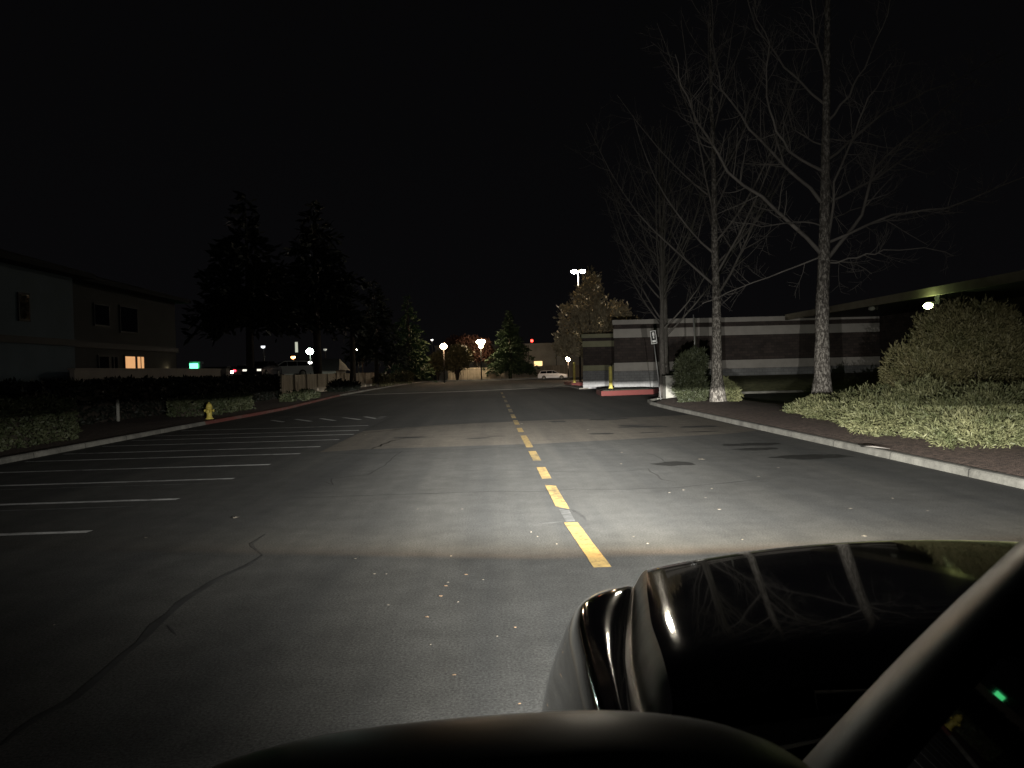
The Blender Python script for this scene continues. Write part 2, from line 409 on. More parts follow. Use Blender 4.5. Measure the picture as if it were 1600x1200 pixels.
def bare_tree(base, h, r, label, limbs=None, auto=0, fork=4., seed=1, spread=1., tm='bark', twig=.006, dens=2.0, group='bare trees along the right kerb', lean=(0,0), rise=.9, tpts=None):
    random.seed(seed)
    t = thing('bare_tree', base, label, 'tree', group)
    b = Vector(base); n = 16; tp = []
    for i in range(n+1):
        f = i/n
        tp.append(b + Vector((lean[0]*f + .10*noise.noise(Vector((f*3, seed, 0))), lean[1]*f + .10*noise.noise(Vector((f*3, seed, 5))), h*f)))
    if tpts:
        tp = []
        for i in range(n+1):
            z = b.z + h*i/n; q = [b] + tpts
            for u, v in zip(q, q[1:]):
                if z <= v.z or v is q[-1]:
                    k = (z-u.z)/(v.z-u.z); tp.append(u.lerp(v, k)); break
    rad = [max(.012, r*(1.55 if i == 0 else 1.1 if i == 1 else 1)*(1-.93*(i/n)**.85)) for i in range(n+1)]
    # trunk with a bumpy outline
    mb = MB(); ns = 14; fine = []
    for i in range(n):
        for q in range(4): fine.append((tp[i].lerp(tp[i+1], q/4), rad[i] + (rad[i+1]-rad[i])*q/4))
    fine.append((tp[-1], rad[-1])); rings = []
    for p, rr in fine:
        rings.append([p + Vector((math.cos(2*PI*k/ns), math.sin(2*PI*k/ns), 0)) * rr*(1+.13*noise.noise(Vector((math.cos(2*PI*k/ns)*2, math.sin(2*PI*k/ns)*2, p.z*1.7+seed)))) for k in range(ns)])
    mb.loft(rings, closed=True); mb.build('trunk', M[tm], t, True)
    mb = MB()
    for pts, r0 in (limbs or []):
        fp = []
        for i in range(len(pts)-1):
            for q in range(3): fp.append(pts[i].lerp(pts[i+1], q/3) + rdir()*.05)
        fp.append(pts[-1])
        limb_fill(mb, fp, r0*.9, .012, 2, dens, 2.0, twig, 6)
    for k in range(auto):
        f = fork/h + (0.97-fork/h)*((k+.3)/auto); i = min(int(f*n), n-1); p = tp[i].lerp(tp[i+1], f*n-i)
        w = k*2.4 + frand(-.5,.5); e = frand(.5, 1.1)
        d = Vector((math.cos(w)*spread, math.sin(w)*spread, e))
        L = (h-p.z+b.z)*frand(.5,.8) + 1.
        sp = wobble(p, d, L, 8, .07, (0,0,rise), 0)
        limb_fill(mb, sp, max(.018, rad[i]*.36), .010, 2, dens, L*.30, twig, 5)
    mb.build('crown', M['twig'], t)
    return t

def conifer(base, h, r, label, m='pine', n=26, seed=1, z0=.12, L=.55, W=.16, per=26, group=None, name='conifer_tree'):
    random.seed(seed); t = thing(name, base, label, 'tree', group); b = Vector(base)
    MB().tube([b, b+Vector((.05,0,h*.5)), b+Vector((0,0,h*.96))], [r*.07, r*.05, .02], 8).build('trunk', M['trunk_dark'], t)
    mb = MB()
    for i in range(n):
        f = i/(n-1); z = h*(z0 + (1-z0)*f); rr = r*(1-f)**.8*frand(.75,1.1) + .15
        for k in range(max(4, int(9*(1-f)+3))):
            w = frand(0, 2*PI); Lb = rr*frand(.65,1.1); d = Vector((math.cos(w), math.sin(w), 0))
            for q in range(max(3, int(per*Lb/r))):
                s = frand(.12, 1.); p = b + Vector((0,0,z)) + d*Lb*s + Vector((0,0,-.28*Lb*s*s + .05)) + rdir()*.16*(1+Lb*.15)
                g = (d*.9 + rdir()*.7 + Vector((0,0,-.15))).normalized()
                leafquad(mb, p, g, rdir(), L*frand(.6,1.2), W*frand(.6,1.3))
    mb.build('crown', M[m], t); return t

def leafy_tree(base, h, trunk_h, lobes, n, L, W, label, m, seed=1, group=None, name='leafy_tree', stems=1, **kw):
    random.seed(seed); t = thing(name, base, label, 'tree', group); b = Vector(base)
    mb = MB()
    for s in range(stems):
        e = Vector((frand(-1,1), frand(-1,1), 0))*(.25*h*.4 if stems > 1 else .1)
        mb.tube([b+e*.12, b+e*.5+Vector((0,0,trunk_h*.6)), b+e+Vector((0,0,trunk_h+ (h-trunk_h)*.5))], [h*.02+.06, h*.015+.04, .03], 8)
        for _ in range(6):
            a = b+e+Vector((0,0,trunk_h*frand(.7,1.2))); mb.tube(wobble(a, (frand(-1,1),frand(-1,1),1.1), h*.4, 4, .1, (0,0,.3), 0), [.06,.045,.03,.02,.012], 5, caps=False)
    mb.build('trunk', M['trunk_dark'], t)
    mb = MB(); cloud(mb, [(b+Vector(c), rr) for c, rr in lobes], n, L, W, **kw); mb.build('crown', M[m], t)
    return t

# ================================================================== SETTING
struct('ground', MB().poly([(-700,-200,-.05),(700,-200,-.05),(700,1400,-.05),(-700,1400,-.05)]), M['soil'])
struct('road', MB().poly([(-13,-40,0),(60,-40,0),(60,137,0),(-13,137,0)]), M['asphalt'])
struct('parking_lot', MB().poly([(-120,52,1.65),(-19,52,1.65),(-19,170,1.65),(-120,170,1.65)]), M['asphalt'])

LK = [(-11.35,-10),(-11.33,10),(-11.3,24),(-11.28,30.5)]
LK2 = [(-11.28,30.5),(-11.1,37),(-11.15,42),(-11.8,52),(-12.55,64)]
LK3 = [(-12.55,64),(-12.7,80),(-12.7,103),(-12.0,126),(-10.6,133.5),(-8,135.5),(20,137.5),(60,139)]
RK = [(7.6,-10),(7.55,6),(7.53,14),(7.5,24),(7.5,33),(7.62,37),(8.0,39.6),(8.7,41),(9.6,41.4),(10.6,41.0),(11.6,39.5),(12.2,37),(12.4,30),(12.4,-10)]
def kerb(name, path, m, inward=1, w=.15, h=.14):
    mb = MB(); rings = []
    pp = [Vector((x,y,0)) for x,y in path]
    for i, p in enumerate(pp):
        d = (pp[min(i+1,len(pp)-1)] - pp[max(i-1,0)]).normalized(); s = Vector((-d.y, d.x, 0))*inward
        rings.append([p + s*o + Vector((0,0,z)) for o, z in ((0,-.02),(.012,h-.03),(.035,h-.006),(.06,h),(w,h),(w,-.02))])
    mb.loft(rings, smooth=False); return struct(name, mb, m, True)
kerb('kerb', LK, M['concrete']); kerb('red_kerb', LK2, M['red_kerb']); kerb('kerb', LK3, M['concrete'])
kerb('kerb', RK, M['concrete'], -1)
# raised beds
struct('planting_bed', MB().poly([(x-.12,y,.11) for x,y in LK+LK2[1:]+LK3[1:5]] + [(-19.5,126,.11),(-19.5,-10,.11)]), M['mulch'])
struct('planting_bed', MB().poly([(-40,137.4,.11),(-10.8,134.,.11),(-8,135.7,.11),(20,137.7,.11),(60,139.2,.11),(60,150,.11),(-40,150,.11)]), M['soil'])
bed = MB(); bl = [(x,y) for x,y in RK]
cx = [(x + (.12 if x < 9 else -.12 if x > 11 else 0), y - (.12 if 38 < y else 0)) for x, y in bl]
# gently mounded mulch bed on a grid
nx, ny = 14, 90; vs = []; fs = []
for j in range(ny+1):
    y = -10 + 51.2*j/ny
    xl = 7.66 if y < 34 else 7.66 + 1.9*((y-34)/7.2)**2.2
    xr = 12.3 if y < 34 else 12.3 - 1.9*((y-34)/7.2)**2.2
    for i in range(nx+1):
        u = i/nx; x = xl + (xr-xl)*u
        vs.append((x, y, .115 + .16*math.sin(PI*u)**.8*min(1,(41.3-y)/3) + .03*noise.noise(Vector((x*1.3,y*1.3,0)))*math.sin(PI*u)))
for j in range(ny):
    for i in range(nx): fs.append((j*(nx+1)+i, j*(nx+1)+i+1, (j+1)*(nx+1)+i+1, (j+1)*(nx+1)+i))
bed.add(vs, fs, True); struct('planting_bed', bed, M['mulch'])
# lawn strip in front of the shop, behind a low kerb
mb = MB(); rows = []
for y, z in ((47.2,.12),(48.6,.42),(50.4,.74),(53,.88),(56.96,.95)):
    rows.append([(x, y, z*f + .03*noise.noise(Vector((x*.8, y*.8, 0)))) for x, f in ((11.75,.1),(12.6,.3),(13.6,.75),(14.8,1.),(18,1.),(22,1.),(26,1.),(30,1.),(34,1.))])
mb.loft(rows); struct('lawn', mb, M['lawn'])
kerb('kerb', [(11.2,57),(11.9,51),(12.6,47.6),(13.4,47),(34,47)], M['concrete'], 1)
# bay lines on the shop car park
for k in range(5):
    y = 43.5 - k*3.1
    struct('stall_line', MB().poly([(13.5,y,.004),(17.5,y,.004),(17.5,y+.1,.004),(13.5,y+.1,.004)]), M['faded_paint'])
# crossing strip of older asphalt
def strip(pts, z): return [(x,y,z) for x,y in pts]
struct('older_asphalt_strip', MB().poly(strip([(-4.2,18.6),(-3.3,19.05),(1.27,19.25),(3.9,19.9),(6.4,20.6),(7.4,21.3),(7.4,28.6),(5.4,28.1),(2.2,27.9),(-1.6,27.0),(-4.2,25.0)], .004)), M['patch'])
# painted markings
SP = [(-5.07,9.69),(-4.94,12.08),(-4.82,14.3),(-4.75,16.38),(-4.63,18.45),(-4.51,20.08),(-4.4,22.05),(-4.3,23.8),(-4.42,25.4),(-4.46,27.57)]
for i, (x,y) in enumerate(SP):
    w = .07; d = .11*(1 if i else 1)
    struct('stall_line', MB().poly([(-11.0,y-.12-w,.004),(x,y-w,.004),(x+.02,y+w,.004),(-11.0,y-.12+w,.004)]), M['white_paint'])
for x, y in [(-5.5,8.55),(-5.35,11.5),(-5.2,13.75)]:
    struct('faded_stall_line', MB().poly([(-10.5,y-.16,.004),(x,y-.05,.004),(x,y+.05,.004),(-10.5,y-.06,.004)]), M['faded_paint'])
# hatched end bay
for (x0,y0),(x1,y1) in [((425,657),(443,659.6)),((462,655.3),(486,658.6)),((501,654.2),(523,657.5)),((536,652.6),(563,656)),((570,651.4),(592,655))]:
    p, q = G(x0,y0), G(x1,y1); d = (q-p).normalized(); n_ = Vector((-d.y,d.x,0))*.09
    struct('hatch_line', MB().poly([tuple(p-n_+Vector((0,0,.008))), tuple(q-n_+Vector((0,0,.008))), tuple(q+n_+Vector((0,0,.008))), tuple(p+n_+Vector((0,0,.008)))]), M['white_paint'])
p, q = G(589,656), G(601,650.5)
struct('hatch_line', MB().poly([(p.x-.14,p.y,.010),(p.x+.14,p.y,.010),(q.x+.1,q.y,.010),(q.x-.18,q.y,.010)]), M['faded_paint'])
struct('newer_asphalt', MB().poly(strip([(-4.25,25.1),(-1.6,27.1),(2.2,28.0),(5.4,28.2),(7.4,28.7),(7.4,47),(7.0,66.5),(-2.75,64.5),(-11.3,62),(-10.9,36),(-4.3,33)], .004)), M['newer'])
a, b, c = G(535,618), G(720,612), G(892,604.6)
struct('stop_line', MB().poly([(a.x,a.y,.009),(b.x,b.y,.009),(c.x,c.y,.009),(c.x,c.y+.85,.009),(b.x,b.y+.75,.009),(a.x,a.y+.7,.009)]), M['line_paint'])
DX = [(7.2,1.0),(9.3,.92),(12,.90),(15,.895),(20,.86),(25,.83),(30,.815),(50,.78),(70,.76)]
def lerp_tab(t, y):
    if y <= t[0][0]: return t[0][1]
    for (a0,b0),(a1,b1) in zip(t, t[1:]):
        if y <= a1: return b0+(b1-b0)*(y-a0)/(a1-a0)
    return t[-1][1]
for i, (y0,y1) in enumerate([(7.2,9.34),(10.32,12.28),(13.12,14.65),(15.72,17.55),(18.4,21.7),(22.9,24.5),(25.9,28.2),(29.4,31.8),(33.6,36.2),(38,41),(43.5,47),(50,54),(58,62)]):
    x0, x1, w = lerp_tab(DX,y0), lerp_tab(DX,y1), .083
    ys = y0 + (.2 if i == 1 else 0)
    n = 10; L_ = []; R_ = []
    for q in range(n+1):
        f = q/n; x = x0+(x1-x0)*f
        L_.append((x-w+.008*noise.noise(Vector((q*1.7,i,0))), (y0 if i != 1 else y0+.12)+(y1-y0)*f, .008)); R_.append((x+w+.008*noise.noise(Vector((q*1.7,i,9))), y0-(.1 if i == 1 else 0)*(1-f)+(y1-y0)*f, .008))
    struct('centre_line', MB().poly(L_ + R_[::-1]), M['yellow_paint'] if i < 8 else M['yellow_faded'])
struct('faded_line', MB().poly([(.865,9.4,.004),(.985,9.4,.004),(.985,10.2,.004),(.855,10.25,.004)]), M['faded_paint'])
# tar seams, cracks and stains
def ribbon(name, pix, w, m, z=.004, world=None, jit=.0):
    pts = world or [G(*p) for p in pix]; pts = [Vector((p[0],p[1],0)) for p in pts]
    fp = []
    for i in range(len(pts)-1):
        k = max(2, int((pts[i+1]-pts[i]).length/.18)) if (pts[i+1]-pts[i]).length < 40 else 40
        for q in range(k):
            p = pts[i].lerp(pts[i+1], q/k); p += Vector((noise.noise(p*2.1), noise.noise(p*2.1+Vector((9,9,0))), 0))*jit; fp.append(p)
    fp.append(pts[-1]); rings = []
    for i, p in enumerate(fp):
        d = (fp[min(i+1,len(fp)-1)]-fp[max(i-1,0)]).normalized(); s = Vector((-d.y,d.x,0))
        ww = w*(.55+.9*abs(noise.noise(p*1.6+Vector((3,1,0)))))*min(1, .25+min(i, len(fp)-1-i)*.4)
        rings.append([tuple(p-s*ww+Vector((0,0,z))), tuple(p+s*ww+Vector((0,0,z)))])
    struct(name, MB().loft(rings, smooth=False), m)
ribbon('tar_seam', [(0,1165),(60,1120),(110,1090),(180,1035),(245,975),(275,945),(330,912),(385,885),(410,868)], .045, M['tar'], jit=.05)
ribbon('tar_seam', [(410,868),(396,856),(392,850),(415,835)], .028, M['tar'], jit=.02)
ribbon('tar_seam', [(262,978),(275,992)], .02, M['tar'])
ribbon('road_crack', [(505,752),(520,758),(518,748),(575,742),(600,728),(620,710),(632,704)], .016, M['crack'], jit=.03)
ribbon('road_crack', [(450,778),(560,775),(690,771),(760,768),(840,769),(900,765),(960,765),(1045,764),(1110,757),(1180,750)], .02, M['crack'], jit=.12)
ribbon('road_crack', [(700,735),(800,735),(900,738),(975,737),(1010,732)], .012, M['crack'], jit=.1)
ribbon('road_crack', [(1010,732),(1022,740),(1035,750),(1055,753)], .03, M['crack'], jit=.05)
ribbon('road_crack', [(1005,707),(1025,712),(1040,722)], .02, M['crack'], jit=.05)
ribbon('road_crack', [(880,793),(895,797),(912,808),(916,814)], .022, M['tar'], jit=.03)
ribbon('road_crack', [(560,676),(590,675),(630,670),(700,664),(770,658),(860,655)], .05, M['crack'], jit=.1)
ribbon('road_crack', [(520,708),(590,709),(650,705),(750,701),(820,698)], .03, M['crack'], jit=.08)
ribbon('road_crack', [(580,702),(610,690),(640,683)], .03, M['crack'], jit=.08)
def blot(name, c, rx, ry, m, z=.004, ang=0, seed=0):
    pts = []
    for k in range(40):
        w = 2*PI*k/40; q = 1 + .45*noise.noise(Vector((math.cos(w)*1.6, math.sin(w)*1.6, seed*3.3))) + .2*noise.noise(Vector((math.cos(w)*5, math.sin(w)*5, seed)))
        x, y = rx*q*math.cos(w), ry*q*math.sin(w)
        pts.append((c.x + x*math.cos(ang)-y*math.sin(ang), c.y + x*math.sin(ang)+y*math.cos(ang), z))
    struct(name, MB().poly(pts), m)
for i, (px,py,rx,ry) in enumerate([(1057,725,.42,.33),(1172,695,.75,.33),(1182,702,.5,.3),(1270,714,.85,.42),(1092,667,.75,.6),(1005,667,.9,.7),(1020,676,.4,.25),(950,655,.9,1.1),(872,659,.35,.8),(940,678,.4,.5),(985,665,.5,.5),(750,685,.5,.25),(775,682,.3,.2),(640,684,.5,.5),(1095,675,.6,.25)]):
    blot('oil_stain', G(px,py), rx*(.85 if i > 3 else 1), ry*(.5 if i > 3 else .8), M['wet'] if i in (0,1,2,3) else M['stain'], .008 if 640 < py < 700 else .006, 0, i)
blot('pale_scuff', G(862,817), .16, .035, M['faded_paint'], .006, .2, 3)

# red painted kerb nose and dark pit by the shop corner
mb = MB(); mb.prism([(7.0,49.2,0),(10.6,50.2,0),(11.6,53,0),(11.4,56.5,0),(8.4,56.5,0),(7.2,53,0)], (0,0,.32)); struct('red_kerb', mb, M['red_nose'], True)
mb = MB(); mb.prism([(7.25,50.0,.32),(10.4,50.8,.32),(11.2,53,.32),(11.1,56.2,.32),(8.5,56.2,.32),(7.5,53,.32)], (0,0,.03)); struct('planting_bed', mb, M['soil'], True)
mb = MB(); mb.prism([(8.1,78,0),(9.4,78,0),(9.4,86,0),(8.1,86,0)], (0,0,.3)); struct('red_kerb', mb, M['red_nose'], True)
mb = MB(); mb.prism([(7.5,66,0),(8.3,66,0),(8.3,77.5,0),(7.5,77.5,0)], (0,0,.1)); struct('concrete_pad', mb, M['pad'], True)

# ================================================================== RIGHT SIDE
def shop_wall(t, x0, x1, y0, y1, top, bands, bm, wz, skew, cop):
    def slab(g, za, zb):
        return MB().prism([(x0-g,y0-g,za),(x1+g,y0-g,za),(x1+g,y1+g,za),(x0+skew-g,y1+g,za)], (0,0,zb-za))
    slab(0,0,top).build('wall', M['brick'], t, True)
    slab(.06,0,wz).build('base_course', M['wainscot'], t, True)
    for a, b in bands: slab(.04,a,b).build('pale_band', M[bm], t, True)
    slab(.12,top-.02,cop).build('coping', M[bm], t, True)
shop = thing('shop_building', (9.15,57,0), 'long low brown brick shop with pale horizontal bands behind the bare trees', 'building')
shop_wall(shop, 9.15, 31., 57., 65.8, 5.0, [(4.0,4.65),(1.52,2.14)], 'band', 1.50, 1.9, 5.32)
wing = thing('shop_building', (7.9,66.5,0), 'lower greenish-lit brick wing with pale bands left of the long shop', 'building')
shop_wall(wing, 7.95, 16., 66.5, 72, 4.42, [(3.62,4.12),(1.55,2.02)], 'band_green_lit', 1.53, 1.2, 4.74)
can = thing('canopy', (22,40,0), 'flat canopy roof with pale fascia running above the tall juniper on the right', 'canopy')
MB().box((21.9,14,5.0),(22.1,56.7,5.42)).build('fascia', M['fascia'], can)
MB().box((22.1,14,5.12),(33,56.7,5.34)).build('roof_deck', M['trim_dark'], can)
MB().box((29,14,0),(29.3,56.7,5.12)).build('back_wall', M['brick'], can)
for y in (20, 37.5): MB().box((22.2,y,0),(22.6,y+.4,5.12)).build('column', M['trim_dark'], can)
# lamps under the canopy edge
def canopy_lamp(p, label, em, group):
    t = thing('wall_lamp', p, label, 'lamp', group); p = Vector(p)
    MB().box((p.x-.02,p.y-.03,p.z+.14),(p.x+.35,p.y+.03,p.z+.2)).build('bracket', M['pole'], t)
    mb = MB(); mb.box((p.x+.16,p.y-.2,p.z-.1),(p.x+.3,p.y+.2,p.z+.098)); mb.build('housing', M['pole'], t)
    MB().ball((p.x,p.y,p.z), .21, 14, (.9,1.3,.7)).build('lens', em, t)
EM_GREENY = emit('green_white_lamp', (.80,1.,.42), 75)
cl = P(1450,478,37.6); canopy_lamp(cl, 'brightly lit greenish-white lamp at the canopy edge above the tall juniper', EM_GREENY, 'canopy lamps')
c2 = P(1362,482,46); canopy_lamp(c2, 'unlit lamp under the canopy edge beside the large bare tree', M['cabinet'], 'canopy lamps')

# bare trees
B1 = G(1285,652)
def limbp(pix, spread, r0=.07):
    """limb measured in the photograph, given real depth by fanning it towards or away from the viewer"""
    n = len(pix); return ([P(px,py, B1.y + spread*(i/(n-1))**1.1) for i,(px,py) in enumerate(pix)], r0)
limbs1 = [
 limbp([(1283,394),(1215,328),(1136,267),(1088,188),(1064,131),(1055,85)], -2.2, .085),
 limbp([(1285,315),(1224,258),(1171,201),(1127,140),(1114,70),(1110,-20)], 1.6, .075),
 limbp([(1287,270),(1232,236),(1206,188),(1197,131),(1202,70),(1176,10)], -1.5, .06),
 limbp([(1289,165),(1224,105),(1184,44),(1160,-20)], 1.4, .05),
 limbp([(1290,118),(1272,50),(1266,-20)], -1., .045),
 limbp([(1291,386),(1305,284),(1333,210),(1359,153),(1392,100)], -1.8, .06),
 limbp([(1293,405),(1346,337),(1368,262),(1420,214),(1490,160),(1530,120)], 1.4, .08),
 limbp([(1292,382),(1394,337),(1477,324),(1600,278),(1650,262)], -2.6, .06),
 limbp([(1291,250),(1342,212),(1390,170),(1477,131),(1574,83)], 2., .055),
 limbp([(1290,195),(1325,150),(1350,105),(1381,39),(1396,-20)], -1.2, .05),
 limbp([(1291,320),(1364,282),(1447,219),(1600,178)], 1.8, .055),
 limbp([(1289,398),(1220,424),(1160,448),(1097,474)], 1.5, .035),
 limbp([(1291,412),(1340,402),(1381,392),(1447,388),(1490,400)], -1.5, .035),
 limbp([(1291,404),(1330,410),(1362,428)], 1., .028),
 limbp([(1289,352),(1240,345),(1190,352),(1140,345)], -1.5, .03),
 limbp([(1290,346),(1330,330),(1400,300)], 2.5, .03),
 limbp([(1289,230),(1240,200),(1215,140)], 2.6, .035),
 limbp([(1290,215),(1345,225),(1400,232)], -2.2, .03),
]
bare_tree((B1.x,B1.y,.2), 19.5, .27, 'large bare tree with flaky bark, nearest the camera beside the low juniper', limbs1, 0, seed=11, dens=3.6, twig=.005, tpts=[P(1284,500,B1.y), P(1288,390,B1.y), P(1290,250,B1.y), P(1292,100,B1.y), P(1294,-60,B1.y)])
B2 = G(1122,637)
bare_tree((B2.x,B2.y,.2), 17, .25, 'bare tree with pale trunk base, second from the camera, next to a round shrub', None, 26, 4.4, seed=23, spread=.95, dens=2.3, twig=.0055, rise=.8)
bare_tree((9.75,43.5,.1), 15, .19, 'thin bare tree directly behind the leaning sign', None, 20, 3.6, seed=31, spread=.75, tm='bark2', dens=2.2, twig=.006, rise=1.1)
bare_tree((10.4,45.6,0), 16, .23, 'bare tree rising just behind the pale utility cabinet', None, 24, 3.4, seed=44, spread=.9, tm='bark2', dens=2.2, twig=.006, rise=1.0)

# utility cabinet
cb = thing('utility_cabinet', (9.35,39.9,.14), 'pale grey utility cabinet standing in the mulch before the bare trees', 'cabinet')
MB().box((9.0,39.6,.10),(9.72,40.3,1.28)).build('body', M['cabinet'], cb)
MB().box((8.96,39.56,1.285),(9.76,40.34,1.34)).build('lid', M['cabinet'], cb)
MB().box((8.95,39.5,.06),(9.77,40.38,.098)).build('plinth', M['concrete'], cb)
MB().box((9.06,39.58,.2),(9.34,39.597,1.2)).box((9.37,39.58,.2),(9.66,39.597,1.2)).build('door', M['cabinet'], cb)

# signs
s1 = P(1021,527,38.5); ft = G(1036,612, .2)
sg = thing('parking_sign', (s1.x+.32,38.5,.15), 'small white sign with dark emblem on a leaning post', 'sign')
axis = (Vector((s1.x,38.5,s1.z)) - Vector((s1.x+.32,38.5,.15))).normalized(); sx = Vector((1,0,.14)).normalized()
MB().tube([Vector((s1.x+.32,38.55,.15)), Vector((s1.x+.32,38.55,.15))+axis*3.45], .025, 6).build('post', M['metal'], sg)
def plate(c, w, h, m, nm, dy, par):
    c = Vector(c) + Vector((0,dy,0)); q = [c - sx*w/2 - axis*h/2, c + sx*w/2 - axis*h/2, c + sx*w/2 + axis*h/2, c - sx*w/2 + axis*h/2]
    return MB().prism(q, (0,.006,0)).build(nm, m, par, True)
pc = Vector((s1.x,38.5,s1.z))
pl = plate(pc, .29, .66, M['sign_white'], 'sign_plate', -.02, sg)
plate(pc, .24, .60, M['sign_black'], 'border', -.030, pl); plate(pc+axis*.16, .10, .17, M['sign_white'], 'emblem', -.040, pl)
plate(pc+axis*.0, .06, .12, M['sign_white'], 'emblem', -.040, pl); plate(pc-axis*.2, .18, .10, M['sign_white'], 'lettering', -.040, pl)
s2 = P(1085,516,37.); g2 = thing('street_sign', (s2.x,37,.15), 'narrow sign seen almost edge-on above the round shrub', 'sign')
MB().tube([(s2.x+.05,37.05,.15),(s2.x+.02,37.05,2.6),(s2.x-.03,37.05,4.3)], .028, 6).build('post', M['metal'], g2)
MB().prism([(s2.x-.08,36.7,s2.z-.6),(s2.x+.05,37.0,s2.z-.6),(s2.x+.03,37.0,s2.z+.6),(s2.x-.1,36.7,s2.z+.6)], (.012,0,0)).build('sign_plate', M['cabinet'], g2, True)

# bollards
def bollard(p, h, label):
    t = thing('bollard', p, label, 'bollard', 'yellow posts by the shop')
    MB().lathe(p, [(.13,0),(.13,h-.08),(.11,h-.02),(.06,h),(.005,h+.01)], 14).build('post', M['bollard'], t)
    MB().lathe(p, [(.17,-.01),(.17,.04),(.14,.06)], 14).build('base', M['bollard'], t)
bollard((8.4,54.2,.35), 1.55, 'yellow bollard on the red kerb at the corner of the long shop')
bollard((8.6,80.,.3), 2.1, 'tall yellow post on a small red kerb left of the lower wing')

# shrubs on the right
random.seed(5)
def shrub(name, loc, label, lobes, n, L, W, m, cat='shrub', group=None, **kw):
    t = thing(name, loc, label, cat, group); mb = MB()
    st = MB()
    for k in range(7):
        c, r = random.choice(lobes); b = Vector(loc)
        st.tube(wobble(b+Vector((frand(-.15,.15),frand(-.15,.15),0)), (Vector(c)-b)+rdir()*.2, max(.3,(Vector(c)-b).length), 4, .12, (0,0,.2), 0), [.04,.03,.022,.016,.01], 5, caps=False)
    st.build('stems', M['trunk_dark'], t)
    cloud(mb, lobes, n, L, W, **kw); mb.build('foliage', M[m], t); return t
V = Vector
shrub('juniper_shrub', (11.9,18.6,.2), 'tall broad dark juniper as high as the canopy lamp on the right',
  [(V((11.6,18.7,1.3)),(1.5,1.5,1.3)),(V((11.9,19,2.2)),(1.15,1.2,1.1)),(V((10.7,18.5,1.1)),(.95,.9,1.1)),(V((12.9,18.6,1.6)),(1.1,1.2,1.1)),(V((11.2,18.6,2.3)),(.85,.9,.85)),(V((12.3,18.8,2.5)),(.75,.8,.75)),(V((14.2,18.4,1.1)),(1.2,1.2,1.1)),(V((10.3,18.9,1.6)),(.5,.6,.7))],
  30000, .085, .022, 'juniper_d', spray=3, gap=1.5, lump=.25, fr=3., zmin=.2, up=.5)
shrub('juniper_shrub', (10.2,15.6,.2), 'wide low yellow-green juniper spreading over the right kerb bed',
  [(V((9.6,15.2,.55)),(1.0,1.2,.55)),(V((10.6,15.4,.65)),(1.2,1.2,.65)),(V((11.8,15.6,.65)),(1.3,1.2,.65)),(V((9.0,17.3,.55)),(.8,1.3,.5)),(V((10.0,17.2,.7)),(1.,1.1,.65)),(V((9.7,19.2,.6)),(.9,1.3,.55)),(V((12.8,15.2,.6)),(1.2,1.2,.6)),(V((9.2,14.3,.45)),(.85,.8,.4)),(V((10.6,13.8,.45)),(1.,.8,.42))],
  46000, .075, .021, 'juniper', spray=3, gap=1.5, lump=.4, fr=3.5, zmin=.16, up=.45, shell=.8)
shrub('juniper_shrub', (9.9,22.3,.2), 'small bright juniper clump at the foot of the large bare tree',
  [(V((9.8,21.6,.38)),(.75,1.1,.38)),(V((10.2,23.2,.42)),(.7,1.,.4)),(V((10.9,22.2,.5)),(.7,.9,.5)),(V((9.9,24.2,.3)),(.5,.7,.28)),(V((11.6,23.4,.5)),(.6,.8,.5))],
  15000, .075, .021, 'juniper', spray=3, gap=1.5, lump=.4, fr=3.5, zmin=.16, up=.5)
shrub('round_shrub', (9.0,34.5,.2), 'upright green shrub between the utility cabinet and the second bare tree',
  [(V((9.0,34.4,.75)),(.75,.8,.75)),(V((8.9,34.6,1.6)),(.6,.6,.8)),(V((9.3,34.7,2.0)),(.45,.5,.6))], 5000, .12, .05, 'shrub', spray=2, lump=.3, fr=3., zmin=.18)
shrub('round_shrub', (10.4,33.3,.2), 'small leafy shrub hugging the right side of the second bare trunk',
  [(V((10.35,33.2,.55)),(.4,.5,.5)),(V((10.2,33.6,.9)),(.3,.3,.35))], 1400, .11, .05, 'juniper', spray=2, lump=.3, zmin=.18)
# fallen branch on the mulch
tag(MB().tube([G(1345,697,.2),G(1365,698,.24),G(1390,701,.2)], [.012,.012,.006], 5).build('stick', M['twig']), 'pale broken stick lying on the mulch at the right kerb', 'stick')

# ================================================================== LEFT SIDE
random.seed(9)
def hedge(name, loc, label, a, b, n, L, W, m, group=None):
    t = thing(name, loc, label, 'hedge', group); mb = MB()
    core = MB().box((a[0]+.25,a[1]+.25,a[2]),(b[0]-.25,b[1]-.25,b[2]-.25)); core.build('stems', M['trunk_dark'], t)
    hedgebox(mb, a, b, n, L, W); mb.build('foliage', M[m], t); return t
hedge('clipped_hedge', (-13.5,20.5,.1), 'clipped green hedge behind the left kerb at the frame edge', (-15,15.5,.12), (-12.55,23.6,1.35), 16000, .10, .05, 'hedge')
hedge('clipped_hedge', (-12.9,40,.1), 'low green hedge behind the yellow fire hydrant', (-14.6,34.8,.12), (-12.7,41,.95), 6000, .12, .06, 'hedge')
hedge('tall_hedge', (-16.5,34,.1), 'long tall dark hedge in front of the apartment house', (-17.0,14,.1), (-15.9,58,1.76), 16000, .2, .1, 'hedge_dark')

